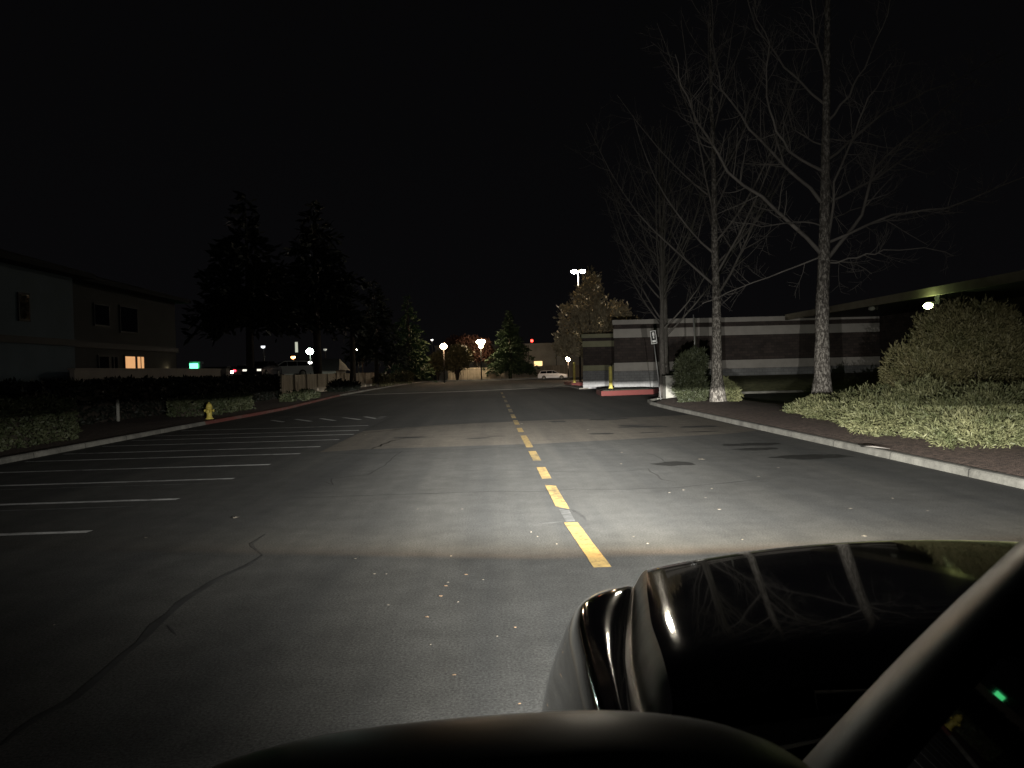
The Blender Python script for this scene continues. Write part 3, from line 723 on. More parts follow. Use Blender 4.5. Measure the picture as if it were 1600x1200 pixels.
hy = thing('fire_hydrant', (-11.85,32.5,.11), 'yellow fire hydrant standing at the start of the red kerb', 'hydrant')
p = (-11.85,32.5,.11)
MB().lathe(p, [(.17,0),(.17,.04),(.125,.05),(.12,.1),(.105,.12),(.105,.44),(.14,.45),(.14,.49),(.115,.5)], 16).build('barrel', M['hyd'], hy)
bo = MB().lathe(p, [(.125,.502),(.125,.54),(.115,.58),(.09,.63),(.05,.665),(.035,.67),(.035,.71),(.005,.715)], 16).build('bonnet', M['hyd'], hy)
for s in (-1,1): MB().lathe((p[0]+s*.10,p[1],p[2]+.36), [(.05,0),(.05,s*.06),(.06,s*.062),(.06,s*.1),(.02,s*.105)], 10, axis='x').build('nozzle_cap', M['hyd'], hy, True)
MB().lathe((p[0],p[1]-.10,p[2]+.32), [(.07,0),(.07,-.06),(.08,-.062),(.08,-.1),(.025,-.105)], 12, axis='y').build('nozzle_cap', M['hyd'], hy, True)
pp = Vector((-15.72, 32.7, 0))
mp = thing('marker_post', (pp.x,pp.y,0), 'thin white marker post beyond the left mulch bed', 'post')
MB().lathe((pp.x,pp.y,.08), [(.07,0),(.065,.85),(.05,.93),(.005,.95)], 10).build('post', M['cabinet'], mp)
MB().lathe((pp.x,pp.y,.74), [(.073,0),(.073,.1),(.07,.101)], 10).build('reflector', M['cabinet'], mp)
# apartment house
ap = thing('apartment_house', (-18.2,25,0), 'two-storey pale stucco apartment house with a dark roof and one lit window', 'building')
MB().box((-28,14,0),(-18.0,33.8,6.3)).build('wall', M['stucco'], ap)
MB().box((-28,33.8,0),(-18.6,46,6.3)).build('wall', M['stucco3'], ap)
MB().box((-28.1,13.9,3.35),(-17.9,33.9,3.62)).box((-28.1,33.92,3.35),(-18.5,46.1,3.62)).build('belt_course', M['trim_dark'], ap)
mb = MB()
mb.add([(-28.6,13,6.3),(-17.3,13,6.3),(-17.3,34.4,6.3),(-28.6,34.4,6.3),(-28.6,13,6.5),(-17.3,13,6.5),(-17.3,34.4,6.5),(-28.6,34.4,6.5),(-23,16,8.2),(-23,34.4,8.2)],
       [(0,3,2,1),(0,1,5,4),(1,2,6,5),(3,0,4,7),(5,6,9,8),(7,4,8,9),(4,5,8),(2,3,7,9,6)])
mb.add([(-28.6,34.42,6.3),(-17.9,34.42,6.3),(-17.9,46.7,6.3),(-28.6,46.7,6.3),(-28.6,34.42,6.5),(-17.9,34.42,6.5),(-17.9,46.7,6.5),(-28.6,46.7,6.5),(-23.2,34.42,8.0),(-23.2,43.5,8.0)],
       [(0,3,2,1),(1,2,6,5),(2,3,7,6),(3,0,4,7),(5,6,9,8),(7,4,8,9),(6,7,9),(1,5,8,4,0)])
mb.build('roof', M['roof_dark'], ap)
def win(px0, px1, X, z0, z1, lit=None, split=True):
    def yat(px):
        d = ray(px, 560); return X/d.x*d.y
    y0, y1 = yat(px0), yat(px1)
    f = MB(); f.box((X,y0,z0),(X+.06,y1,z1)); fr = f.build('window', M['trim_dark'], ap)
    m = lit or M['glass']
    if split:
        ym = y0+(y1-y0)*.52
        MB().box((X+.061,y0+.08,z0+.08),(X+.07,ym-.04,z1-.08)).box((X+.061,ym+.25,z0+.08),(X+.07,y1-.5,z1-.08)).box((X+.061,y1-.38,z0+.08),(X+.07,y1-.1,z1-.08)).build('pane', m, fr)
    else: MB().box((X+.061,y0+.08,z0+.08),(X+.07,y1-.08,z1-.08)).build('pane', m, fr)
EM_WIN = emit('warm_lit_window', (1.,.50,.20), .75)
win(152,183,-18.6,1.9,3.05); wl = win(193,224,-18.6,1.6,3.1,EM_WIN)
win(148,172,-18.6,4.4,5.5,None,False); win(188,216,-18.6,4.2,5.6,None,False)
win(30,48,-18.0,4.2,5.3,None,False)
MB().box((-18.59,44.6,2.15),(-18.4,44.8,2.4)).build('porch_light', emit('porch_light', (1.,.8,.45), 5), ap)
# low stucco patio wall
pw = thing('patio_wall', (-17.3,40,0), 'low pale stucco wall running in front of the apartment house', 'wall')
MB().box((-17.5,32.4,0),(-17.3,49.6,2.30)).build('wall', M['stucco2'], pw)
MB().box((-17.56,32.35,2.302),(-17.24,49.65,2.38)).build('coping', M['stucco2'], pw)
# green lit pillar
gp = P(306,572,52.); gw = thing('lit_pillar', (gp.x,52,0), 'tall pillar washed with green light beside the patio wall', 'pillar')
MB().box((gp.x-.28,51.9,0),(gp.x+.3,52.3,2.75)).build('shaft', M['stucco'], gw)
MB().box((gp.x-.34,51.8,2.752),(gp.x+.36,52.4,2.9)).build('cap', M['stucco'], gw)
EM_GREEN = emit('green_lamp', (.10,1.,.32), 5.5)
lp = MB().box((gp.x-.22,51.5,2.35),(gp.x+.24,51.75,2.78)).build('lamp', EM_GREEN, gw)
MB().box((gp.x-.05,51.75,2.5),(gp.x+.05,51.9,2.58)).build('bracket', M['pole'], gw)
# small tan garage wall beside it
gg = P(340,582,56.); ga = thing('garage', (gg.x,57,0), 'small tan garage wall between the green pillar and the headlights', 'building')
MB().box((gg.x-1.,56.5,0),(gg.x+.45,57.2,2.45)).build('wall', M['stucco2'], ga)
MB().box((gg.x-1.1,56.4,2.452),(gg.x+.55,57.3,2.58)).build('roof', M['trim_dark'], ga)

# wooden fence along the left
f1, f2 = V((-17.2,63,0)), V((-15.6,104,0))
def fence(name, a, b, h, label, n=9, thick=.05, m='wood', gap=None):
    t = thing(name, tuple(a), label, 'fence'); d = (b-a).normalized(); s = V((-d.y,d.x,0)); L = (b-a).length
    mb = MB(); k = int(L/.19); 
    for i in range(k):
        p = a + d*(i*.19); q = p + d*.184; hh = h + .012*noise.noise(V((i*.9,3,1))) + .06*noise.noise(p*.15)
        mb.prism([p, q, q+V((0,0,hh)), p+V((0,0,hh))], s*thick)
    mb.build('board_panel', M[m], t, True)
    mb = MB()
    for z in (.4, h-.35):
        mb.prism([a+s*-.06+V((0,0,z)), b+s*-.06+V((0,0,z)), b+s*-.06+V((0,0,z+.09)), a+s*-.06+V((0,0,z+.09))], s*.055)
    mb.build('rail', M[m], t, True)
    for i in range(n):
        p = a + d*L*i/(n-1); MB().box((p.x-.06-.1*s.x,p.y-.06-.1*s.y,0),(p.x+.06-.1*s.x,p.y+.06-.1*s.y,h+.05)).build('post', M[m], t)
    return t
fence('wood_fence', f1, f2, 1.85, 'weathered wooden board fence receding along the left kerb', 12)
fence('wood_fence', V((-8.0,143,0)), V((24,143,0)), 2.3, 'pale wooden fence across the far end behind the conifer', 12)

# dark trees on the left
conifer((-17.5,78,0), 19, 6.5, 'huge dark evergreen overhanging the wooden fence on the left', 'pine_dark', 30, 3, .38, 1.0, .3, 30, 'dark evergreens on the left')
conifer((-20.5,66,0), 17, 5.5, 'dark evergreen left of the huge one, over the parked cars', 'pine_dark', 26, 4, .38, 1.0, .3, 28, 'dark evergreens on the left')
conifer((-14.3,96,0), 13, 4.2, 'dark evergreen behind the far end of the wooden fence', 'pine_dark', 24, 6, .30, .8, .25, 28, 'dark evergreens on the left')
conifer((-12.6,118,.1), 13., 4.4, 'dark green conifer at the far left bend of the kerb', 'pine', 26, 8, .10, .7, .22, 30, None)
tt = thing('dark_tree', (-15.,84,0), 'dark bare tree trunk standing in front of the wooden fence', 'tree')
MB().tube([(-15.1,84,0),(-15.05,84,2),(-15.,84.1,6),(-15.2,84,10)], [.42,.32,.28,.2], 10).build('trunk', M['trunk_dark'], tt)
MB().tube([(-15.,84.1,5.),(-13.8,84,7.5),(-13,84,9)], [.14,.1,.05], 6).tube([(-15.,84.1,6.),(-16.4,84.5,8.5),(-17,84,10)], [.14,.1,.05], 6).build('crown', M['trunk_dark'], tt)
random.seed(3)
shrub('low_shrub', (-14.6,78,.1), 'low dark shrub at the foot of the wooden fence', [(V((-14.6,74,.5)),(.9,2.5,.6)),(V((-14.4,79,.5)),(.8,1.8,.5))], 1500, .3, .14, 'hedge_dark', zmin=.1)
shrub('low_shrub', (-14.0,100,.1), 'brownish low shrub near the end of the wooden fence', [(V((-14.0,98,.7)),(1.,3,.8)),(V((-13.8,103,.7)),(.9,2,.7))], 1500, .3, .14, 'olive_leaf', zmin=.1)
shrub('low_shrub', (-12.9,117,.1), 'rounded clipped shrub under the far left conifer', [(V((-13.2,114,.9)),(1.7,1.5,1.1))], 1500, .3, .14, 'olive_leaf', zmin=.1)
shrub('low_shrub', (-12.4,50,.1), 'low ragged shrub between the hydrant hedge and the fence', [(V((-13.2,52,.3)),(.8,2.5,.4)),(V((-13.6,57,.3)),(.8,2.,.4))], 1400, .18, .08, 'hedge', zmin=.1)

# ================================================================== FAR END
leafy_tree((-6.2,138,.1), 6.5, 1.4, [((0,0,3.6),(2.6,2.2,1.9)),((-1.4,0,3.),(1.6,1.5,1.3)),((1.3,0,4.3),(1.7,1.6,1.6)),((.3,0,5.),(1.6,1.5,1.4))], 3500, .4, .2, 'small multi-stemmed olive tree by the warm street lamp', 'olive_leaf', 5, stems=4)
leafy_tree((-9.6,137.6,.1), 5.5, 1.3, [((0,0,3.2),(1.9,1.9,1.6)),((.8,0,4.),(1.3,1.3,1.2))], 2200, .4, .2, 'small dark leafy tree left of the olive tree', 'olive_leaf', 6, stems=3)
leafy_tree((-2.6,146,.1), 9., 2., [((0,0,5.6),(2.8,2.2,2.3)),((-1.9,0,6.5),(1.9,1.8,1.7)),((1.6,0,4.8),(1.6,1.6,1.5))], 4200, .42, .22, 'rust-red autumn tree behind the far fence', 'red_leaf', 7)
leafy_tree((-6.5,150,.1), 9., 2., [((0,0,6.3),(2.5,2.2,2.)),((-1.5,0,5.4),(1.8,1.8,1.7)),((1.6,0,6.6),(1.6,1.6,1.5))], 3600, .42, .22, 'dim reddish tree farther left behind the far fence', 'red_leaf', 17)
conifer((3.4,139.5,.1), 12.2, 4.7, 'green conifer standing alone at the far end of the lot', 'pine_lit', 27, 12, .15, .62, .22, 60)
# golden tree under the twin lamp
random.seed(21)
leafy_tree((10.,77,0), 11.8, 3., [((-1.2,0,5.2),(2.2,2.2,2.2)),((1.,0,6.3),(2.2,2.2,2.4)),((-.3,0,8.3),(1.7,1.7,2.)),((.3,0,10.),(.9,.9,1.6)),((-2.5,0,4.0),(1.3,1.4,1.2)),((2.6,0,5.),(1.5,1.6,1.9)),((3.2,.2,7.),(.9,1.,1.4)),((-2.2,0,7.),(1.,1.,1.3)),((4.3,0,6),(.8,.8,.9))],
  7000, .34, .18, 'golden autumn tree lit by the twin street lamp', 'autumn', 21, up=.7, lump=.45, fr=3., shell=.55)
leafy_tree((12.5,90,0), 9.5, 3., [((0,0,5.2),(3.,2.2,2.2)),((2.5,0,6.),(2.2,2.2,1.9))], 2200, .4, .2, 'dim leafy tree behind the roof of the lower wing', 'olive_leaf', 22)

# warehouse
wh = thing('warehouse', (6,166,0), 'long pale warehouse with a flat roof across the far end', 'building')
MB().box((-12,166,0),(34,185,6.9)).build('wall', M['tilt'], wh)
MB().box((-12.1,165.85,6.902),(34.1,185.1,7.25)).build('parapet', M['band'], wh)
for x in (2.,8.,14.,20): MB().box((x,165.95,0),(x+.12,165.999,6.9)).build('joint', M['trim_dark'], wh)
EM_SIGN = emit('warm_lit_panel', (1.,.66,.28), 1.6)
q = P(841,568,160.); ls = thing('lit_sign', (q.x,160,0), 'small yellow lit panel above the white estate car', 'sign')
MB().box((q.x-.85,160,q.z-.5),(q.x+.85,160.15,q.z+.5)).build('panel', EM_SIGN, ls)
for zz in (-.56,.56): MB().box((q.x-.95,159.95,q.z+zz-.04),(q.x+.95,159.99,q.z+zz+.04)).build('frame_rail', M['trim_dark'], ls)
MB().tube([(q.x-.5,160.08,-.05),(q.x-.5,160.08,q.z-.5)], .06, 6).tube([(q.x+.5,160.08,-.05),(q.x+.5,160.08,q.z-.5)], .06, 6).build('post', M['pole'], ls)
# pitched roof building at the left
pb = P(487,572,112.)
gb = thing('low_building', (pb.x,116,0), 'low building with a grey pitched roof beyond the wooden fence', 'building')
MB().box((pb.x-4.5,114,0),(pb.x+3.,122,2.3)).build('wall', M['tilt'], gb)
mb = MB(); mb.add([(pb.x-5,113.5,2.3),(pb.x+3.6,113.5,2.3),(pb.x+3.6,122.5,2.3),(pb.x-5,122.5,2.3),(pb.x-4.2,118,4.1),(pb.x+2.9,118,4.1)], [(0,1,5,4),(1,2,5),(2,3,4,5),(3,0,4),(0,3,2,1)]); mb.build('roof', M['grey_roof'], gb)
wn_ = MB().box((pb.x+2.1,113.9,.6),(pb.x+2.6,113.99,1.8)).build('window', M['trim_dark'], gb)
MB().box((pb.x+2.15,113.87,.65),(pb.x+2.55,113.898,1.75)).build('pane', emit('white_lit_window', (1,.9,.7), 1.2), wn_)

# ------------------------------------------------------------------ street lamps
def street_lamp(px, py, Y, label, em, heads=((0,0),), r=.2, style='ball', group='lit lamps beyond the lot', base=0):
    r *= 1.35
    p = P(px, py, Y); t = thing('street_lamp', (p.x, Y+.25, base), label, 'street lamp', group)
    top = p.z
    MB().tube([(p.x,Y+.25,base),(p.x,Y+.25,top+.1)], [.11,.07], 8).build('pole', M['pole'], t)
    for dx, dz in heads:
        MB().tube([(p.x,Y+.25,top+.12+dz*.5),(p.x+dx,Y+.1,top+.16+dz)], .04, 6).build('arm', M['pole'], t)
        h = MB().lathe((p.x+dx,Y,top+dz+r*.35), [(r*.95,0),(r*1.05,.05),(r*.6,.14),(.01,.17)], 12).build('lamp_head', M['pole'], t)
        MB().ball((p.x+dx,Y,top+dz), r, 12, (1.05,1,.88)).build('lens', em, h)
    return t
EM_TWIN = emit('twin_lamp_white', (1.,.90,.72), 820)
EM_WARM = emit('warm_lamp', (1.,.66,.40), 150)
EM_CLUS = emit('cluster_lamp', (1.,.78,.50), 150)
EM_ORANGE = emit('orange_lamp', (1.,.38,.10), 9)
EM_COOL = emit('cool_lamp', (.80,1.,.86), 80)
EM_SMALL = emit('small_white_lamp', (1.,.95,.88), 8)
EM_RED = emit('red_beacon', (1.,.03,.02), 16)
street_lamp(903.5,424,82, 'tall twin-headed street lamp rising behind the golden tree', EM_TWIN, ((-.47,0),(.47,0)), .20)
street_lamp(693,541,118, 'warm round street lamp between the far conifer and the olive tree', EM_WARM, ((0,0),), .36)
street_lamp(751,534,139, 'cluster of three lamps on one pole before the rust-red tree', EM_CLUS, ((-.35,0),(.4,0),(0,-.75)), .30)
street_lamp(675,531,150, 'tiny white lamp against the far left conifer', EM_SMALL, ((0,0),), .14)
street_lamp(559,545,125, 'pale twin lamp seen between the dark trunks', EM_CLUS, ((-.35,0),(.35,.05)), .24)
street_lamp(565.5,561,122, 'orange lamp just below the pale twin lamp', EM_ORANGE, ((0,0),), .2)
street_lamp(484,549,104, 'bright greenish-white lamp above the grey pitched roof', EM_COOL, ((0,0),), .34)
street_lamp(458,558,104, 'orange lamp left of the grey pitched roof', EM_ORANGE, ((0,0),), .22)
street_lamp(484,566.5,106, 'small white lamp at the ridge of the grey pitched roof', EM_SMALL, ((0,0),), .22)
street_lamp(411,541.5,100, 'faint white lamp high above the left parked cars', emit('faint_lamp', (.9,.95,1.), 1.5), ((0,0),), .2)
street_lamp(508,546,130, 'faint white lamp right of the greenish-white lamp', emit('faint_lamp2', (.95,1.,.9), .25), ((0,0),), .22)
# vertical lit sign
q = P(463,542,128.); vs_ = thing('lit_sign', (q.x,128,0), 'tall narrow white lit sign over the left parked cars', 'sign')
MB().box((q.x-.2,128,q.z-.9),(q.x+.2,128.2,q.z+.8)).build('panel', emit('white_panel', (.95,1.,.8), .5), vs_)
MB().tube([(q.x,128.1,0),(q.x,128.1,q.z-.9)], .1, 8).build('pole', M['pole'], vs_)
# red beacon mast
q = P(831,532.5,240.); bm_ = thing('beacon_mast', (q.x,240,0), 'slim mast with a red warning light beyond the warehouse', 'mast')
MB().tube([(q.x,240,0),(q.x,240,q.z-.3)], [.25,.08], 8).build('mast', M['pole'], bm_)
MB().ball((q.x,240,q.z), .42, 12).build('red_light', EM_RED, bm_)
# warm wall lamp on a post near the golden tree
q = P(888,560.5,112.); 
wl_ = thing('street_lamp', (q.x,112.2,0), 'low warm lamp glowing left of the tall yellow post', 'street lamp', 'lit lamps beyond the lot')
MB().tube([(q.x,112.3,0),(q.x,112.3,q.z)], .07, 8).build('pole', M['pole'], wl_)
lh = MB().lathe((q.x,112,q.z+.2), [(.3,0),(.32,.06),(.18,.16),(.01,.2)], 12).build('lamp_head', M['pole'], wl_)
MB().ball((q.x,112,q.z), .33, 14).build('lens', emit('salmon_lamp', (1.,.66,.42), 160), lh)

# ------------------------------------------------------------------ cars
def car(loc, heading, label, paint, lights=None, wagon=True, group='parked cars', tails=None, L=4.75):
    """side profile lofted across the width; +x is the nose"""
    t = thing('parked_car', (0,0,0), label, 'car', group)
    k = L/4.75
    body = [(-2.35,.35),(-2.38,.62),(-2.33,.92),(-2.2,.98),(1.05,.98),(2.0,.86),(2.3,.74),(2.36,.5),(2.3,.3),(-2.3,.3)]
    cab = [(-2.2,.98),(-1.95,1.42),(-1.7,1.47),(.0,1.47),(.25,1.43),(1.05,.98)] if wagon else [(-1.9,.98),(-1.2,1.40),(-.9,1.45),(.0,1.45),(.25,1.41),(1.05,.98)]
    def ext(pr, w0, w1, zlo, zhi):
        rings = []
        for s in (-1, 1):
            rings.append([(x*k, s*(w0+(w1-w0)*max(0,min(1,(z-zlo)/(zhi-zlo)))), z) for x,z in pr])
        return rings
    mb = MB(); r = ext(body,.88,.82,.5,1.0); n = len(body)
    mb.add(r[0]+r[1], [tuple(range(n)), tuple(range(2*n-1,n-1,-1))] + [(i,(i+1)%n,n+(i+1)%n,n+i) for i in range(n)])
    r = ext(cab,.82,.62,.98,1.47); n = len(cab)
    mb.add(r[0]+r[1], [tuple(range(n)), tuple(range(2*n-1,n-1,-1))] + [(i,(i+1)%n,n+(i+1)%n,n+i) for i in range(n)])
    mb.build('body', M[paint], t, True)
    for s in (-1,1):
        cells = [[(-2.02,1.02),(-1.86,1.38),(-1.0,1.41),(-1.0,1.02)],[(-.94,1.02),(-.94,1.41),(-.1,1.41),(-.1,1.02)],[(-.04,1.02),(-.04,1.41),(.2,1.38),(.82,1.02)]]
        if not wagon: cells[0] = [(-1.6,1.02),(-1.15,1.34),(-1.0,1.38),(-1.0,1.02)]
        mb = MB()
        for ce in cells: mb.prism([(x*k, s*(.835-.2*(z-.98)/.49), z) for x,z in ce], (0,-s*.02,0))
        mb.build('side_window', M['glass'], t, True)
    a0, a1 = cab[-1], cab[-2]
    def pane(p, q, ins):
        x0,z0 = p; x1,z1 = q; mb = MB(); nx_, nz_ = (z1-z0), -(x1-x0); 
        ln = math.hypot(nx_, nz_); nx_, nz_ = nx_/ln*.012, nz_/ln*.012
        if nx_*x0 < 0: nx_, nz_ = -nx_, -nz_
        c = []
        for f, w in ((.08,.74),(.92,.60)):
            for s in (-1,1): c.append(((x0+(x1-x0)*f)*k+nx_, s*w, z0+(z1-z0)*f+abs(nz_)))
        mb.prism([c[0],c[1],c[3],c[2]], (-nx_*1.5,0,0)); return mb
    pane(a0, a1, 0).build('windscreen', M['glass'], t, True); pane(cab[0], cab[1], 0).build('rear_window', M['glass'], t, True)
    for x in (-1.42,1.42):
        for s in (-1,1):
            w = MB().lathe((x*k, s*.80, .33), [(.33,-.1),(.34,-.06),(.34,.06),(.33,.1)], 18, axis='y').build('wheel', M['rubber'], t, True)
            MB().lathe((x*k, s*.905, .33), [(.215,-.005),(.2,.01),(.05,.02)], 14, axis='y').build('rim', M['cabinet'], w, True)
    for s in (-1,1):
        hs = 2.0 if tails is None and lights and not wagon and 'glaring' in label else 1.
        MB().cbox((2.30*k, s*.62, .68), (.1,.34*hs,.16*hs)).build('headlight', lights or M['sign_white'], t)
        MB().cbox((-2.36*k, s*.66, .80), (.06,.28,.2)).build('tail_light', tails or M['red_kerb'], t)
    t.location = loc; t.rotation_euler = (0,0,heading); ORG[t] = V(loc)
    return t
cw = P(863.5,588,124.)
car((cw.x,124.,0), R(-4), 'white estate car parked side-on at the far end of the lot', 'white_car')
EM_HEAD = emit('car_headlight_on', (1.,.80,.62), 140)
EM_TAIL = emit('car_tail_light_on', (1.,.05,.08), 7)
q = P(357,580,98.); car((q.x,100.,1.65), R(-86), 'dark car facing the road with glaring headlights', 'dark_car', EM_HEAD, False, 'cars in the left lot')
q = P(374,579,88.); car((q.x,90.,1.65), R(96), 'silver car showing red tail lights beside the glaring headlights', 'silver_car', None, False, 'cars in the left lot', EM_TAIL)
q = P(402,580,66.); car((q.x,67.5,1.65), R(-95), 'dark car with small dim lights below the dark evergreen', 'dark_car', emit('dim_light', (1.,.95,.8), 1.2), False, 'cars in the left lot')
q = P(440,581,70.); car((q.x,71,1.65), R(-150), 'pale grey car at the near end of the long wooden fence', 'silver_car', emit('dim_light2', (1.,.9,.75), 4), True, 'cars in the left lot')

# ------------------------------------------------------------------ fallen leaves
random.seed(12)
def leaf(px, py, s, m, label, z=.012):
    s *= .60 if s < .12 else .85
    p = G(px, py, .0); mb = MB(); w = frand(0, 2*PI); cu = frand(.15,.5); pts = []
    prof = [(0,-.5),(.28,-.36),(.2,-.16),(.44,.0),(.26,.14),(.2,.34),(0,.56),(-.18,.34),(-.28,.12),(-.42,.02),(-.2,-.18),(-.26,-.36)]
    for x, y in prof:
        pts.append((p.x + s*(x*math.cos(w)-y*math.sin(w)), p.y + s*(x*math.sin(w)+y*math.cos(w)), z + s*cu*(abs(x)*.9+y*y*.6)))
    c = (p.x, p.y, z + .005); n = len(pts)
    mb.add(pts+[c], [(i,(i+1)%n,n) for i in range(n)])
    return tag(mb.build('fallen_leaf', M[m]), label, 'leaf', 'fallen leaves on the road')
LB = 'pale fallen leaf lying in the bright headlight patch on the road'
LD = 'tan fallen leaf on the dim asphalt in front of the mirror'
LF = 'tiny pale leaf scrap scattered on the road'
leaf(369,811,.13,'leaf_pale','large crumpled pale leaf alone on the asphalt near the stall lines')
leaf(1096,719,.17,'leaf_pale','large curled pale leaf by the small dark crack on the right lane')
leaf(571,680,.17,'leaf_pale','bright pale leaf at the end of the stall lines beside the older asphalt strip')
leaf(710,1058,.042,'leaf_tan','tan leaf nearest the mirror on the dim asphalt')
for px,py,s,m in [(697,918,.065,'leaf_tan'),(689,934,.075,'leaf_tan'),(728,900,.065,'leaf_tan'),(667,967,.06,'leaf_tan'),(585,899,.06,'leaf_pale'),(805,983,.04,'leaf_tan'),(812,1103,.035,'leaf_tan'),(700,912,.045,'leaf_pale')]: leaf(px,py,s,m,LD)
for px,py,s in [(1123,798,.10),(1068,767,.08),(1112,765,.08),(971,708,.10),(1185,746,.09),(1216,732,.10),(1329,796,.08),(1350,840,.09),(1046,771,.07),(815,663,.17),(919,672,.15)]: leaf(px,py,s,'leaf_pale',LB)
for px,py,s in [(607,948,.04),(777,997,.03),(673,1010,.025),(604,899,.03),(755,908,.035),(716,943,.035),(228,842,.06),(85,979,.04),(1012,851,.05),(722,797,.06),(653,797,.05),(1102,779,.06),(970,726,.08),(830,833,.04),(840,840,.035),(1160,845,.04),(990,840,.03),(870,852,.04),(705,871,.05),(555,875,.05),(1395,780,.06),(1450,800,.06)]: leaf(px,py,s,'leaf_pale',LF)

# ================================================================== THE BLACK PICKUP
tr = thing('pickup_truck', (1.14,0,0), 'glossy black pickup truck with raised hood and its low beams on, filling the lower right', 'truck')
XC = 1.14
XO = [(.5,.14),(.85,.145),(1.2,.15),(1.5,.165),(1.9,.19),(2.05,.205),(2.15,.232),(2.22,.275),(2.27,.34)]
XV = [(.5,.20),(.85,.21),(1.2,.225),(1.5,.262),(1.65,.29),(1.83,.322),(2.05,.37),(2.2,.40),(2.3,.42)]
def hood_ring(Y, drop):
    xo, xv = lerp_tab(XO,Y), lerp_tab(XV,Y); mid = (xo+xv)/2
    prof = [(xo-.105,.90),(xo-.10,.98),(xo-.075,1.08),(xo-.042,1.16),(xo-.018,1.21),(xo,1.237),(xo+.014,1.25),(xo+.034,1.258),(mid,1.263),(xv-.03,1.262),(xv-.008,1.257),(xv-.002,1.25),
            (xv+.002,1.25),(xv+.008,1.266),(xv+.016,1.29),(xv+.026,1.314),(xv+.04,1.327),(xv+.065,1.336),(xv+.12,1.345),(xv+.25,1.36),(xv+.42,1.376),(XC,1.39)]
    full = prof + [(2*XC-x, z) for x, z in prof[-2::-1]]
    out = []
    for x, z in full:
        u = (x-XC)/.95
        yy = Y + (.07*(1-u*u))*max(0,min(1,(Y-1.3)/.8))
        zz = z - drop*(z-.9)/.5*(1 if z > .95 else 0) - .03*max(0,(1.55-Y))*0
        if z > 1.252 and x > xv and x < 2*XC-xv and 1.1 < Y < 1.26: zz -= (.05 if Y < 1.15 else .018 if Y < 1.2 else .003)
        zz += .105*(2.1-Y)
        tt = max(0, 1-abs(x-(xv if x < XC else 2*XC-xv))/.17)
        if z < 1.34: zz += .034*tt*min(1,(1.34-z)/.08)*max(0, min(1, (Y-1.75)/.45))
        out.append((x, yy, zz))
    return out
ST = [(.86,0),(1.0,0),(1.15,0)]
body_rings = [hood_ring(Y, 0) for Y in (1.14,1.18,1.24,1.32,1.4,1.5,1.6,1.7,1.8,1.9,1.98,2.06)] + [hood_ring(Y, d) for Y, d in ((2.11,.004),(2.15,.010),(2.19,.022),(2.22,.042),(2.245,.08),(2.262,.14),(2.27,.24))]
# fender strips and the hood panel are separate parts, split at the groove
nf = 12; tot = len(body_rings[0])
def sub(r, a, b): return [x[a:b] for x in r]
def refine(o, lv=2):
    m = o.modifiers.new('sub', 'SUBSURF'); m.levels = lv; m.render_levels = lv; return o
refine(MB().loft(sub(body_rings, 0, nf)).build('fender', M['truck'], tr, True))
for i0, i1 in ((nf-1, nf+5), (tot-nf-5, tot-nf+1)): refine(MB().loft(sub(body_rings, i0, i1)).build('hood_sheen_strip', M['road_sheen'], tr, True))  # added strips imitating the road's reflection along the hood's side wall
refine(MB().loft(sub(body_rings, nf+4, tot-nf-4)).build('hood', M['truck'], tr, True))
refine(MB().loft(sub(body_rings, tot-nf, tot)).build('fender', M['truck'], tr, True))
# rear of the fender beside the door and under the pillar
rr = [[(x,y,z) for x,y,z in hood_ring(Y,0)] for Y in (.60,.75,.9,1.05,1.135)]
for a_, b_ in ((0,nf),(tot-nf,tot)): refine(MB().loft(sub(rr, a_, b_)).build('cab_corner', M['truck'], tr, True))
# front face
mb = MB(); mb.box((.30,2.16,.62),(1.98,2.30,1.02)); fr_ = mb.build('grille', M['black'], tr)
for k in range(5): MB().box((.62,2.301,.66+k*.07),(1.66,2.325,.69+k*.07)).build('grille_bar', M['chrome'], fr_)
MB().box((.10,2.15,.40),(2.18,2.40,.615)).build('bumper', M['chrome'], tr)
EM_BEAM = emit('low_beam_lens', (1.,.97,.92), 8)
for x in (.40,1.88):
    hl = MB().box((x-.14,2.285,1.022),(x+.14,2.335,1.18)).build('headlight', M['chrome'], tr)
    MB().lathe((x,2.336,1.10), [(.075,0),(.08,.02),(.04,.03)], 16, axis='y').build('lens', EM_BEAM, hl, True)
# cowl, wiper and windscreen
mb = MB(); mb.loft([[(.235,1.13,1.345),(.50,1.13,1.37),(XC,1.20,1.42),(2*XC-.50,1.13,1.37),(2*XC-.235,1.13,1.345)],[(.29,.95,1.40),(.50,.98,1.42),(XC,1.06,1.44),(2*XC-.50,.98,1.42),(2*XC-.29,.95,1.40)]]); mb.build('cowl', M['cowl'], tr, True)
# the side glass leans in towards the roof and towards the nose; the pillar runs along its front edge
TILT, TOE = R(22.4), R(9.7)
PN = Vector((-math.cos(TILT)*math.cos(TOE), math.cos(TILT)*math.sin(TOE), math.sin(TILT)))
PO = P(1462,1080,.64)
def onside(px, py):
    d = ray(px, py); return CAMP + d * ((PO-CAMP).dot(PN) / d.dot(PN))
pA = [onside(1296,1250), onside(1380,1152), onside(1462,1060), onside(1545,968), onside(1625,882), onside(1720,790), onside(1830,690)]
top = pA[-1]
mb = MB(); wr = []
for p_ in pA: wr.append([(p_.x+.012,p_.y+.01,p_.z-.005),(XC-.45,p_.y+.10,p_.z+.0),(XC,p_.y+.13,p_.z+.005),(XC+.45,p_.y+.10,p_.z),(2*XC-p_.x-.012,p_.y+.01,p_.z-.005)])
wr.insert(0, [(.31,.93,1.405),(XC-.45,1.02,1.425),(XC,1.055,1.44),(XC+.45,1.02,1.425),(2*XC-.31,.93,1.405)])
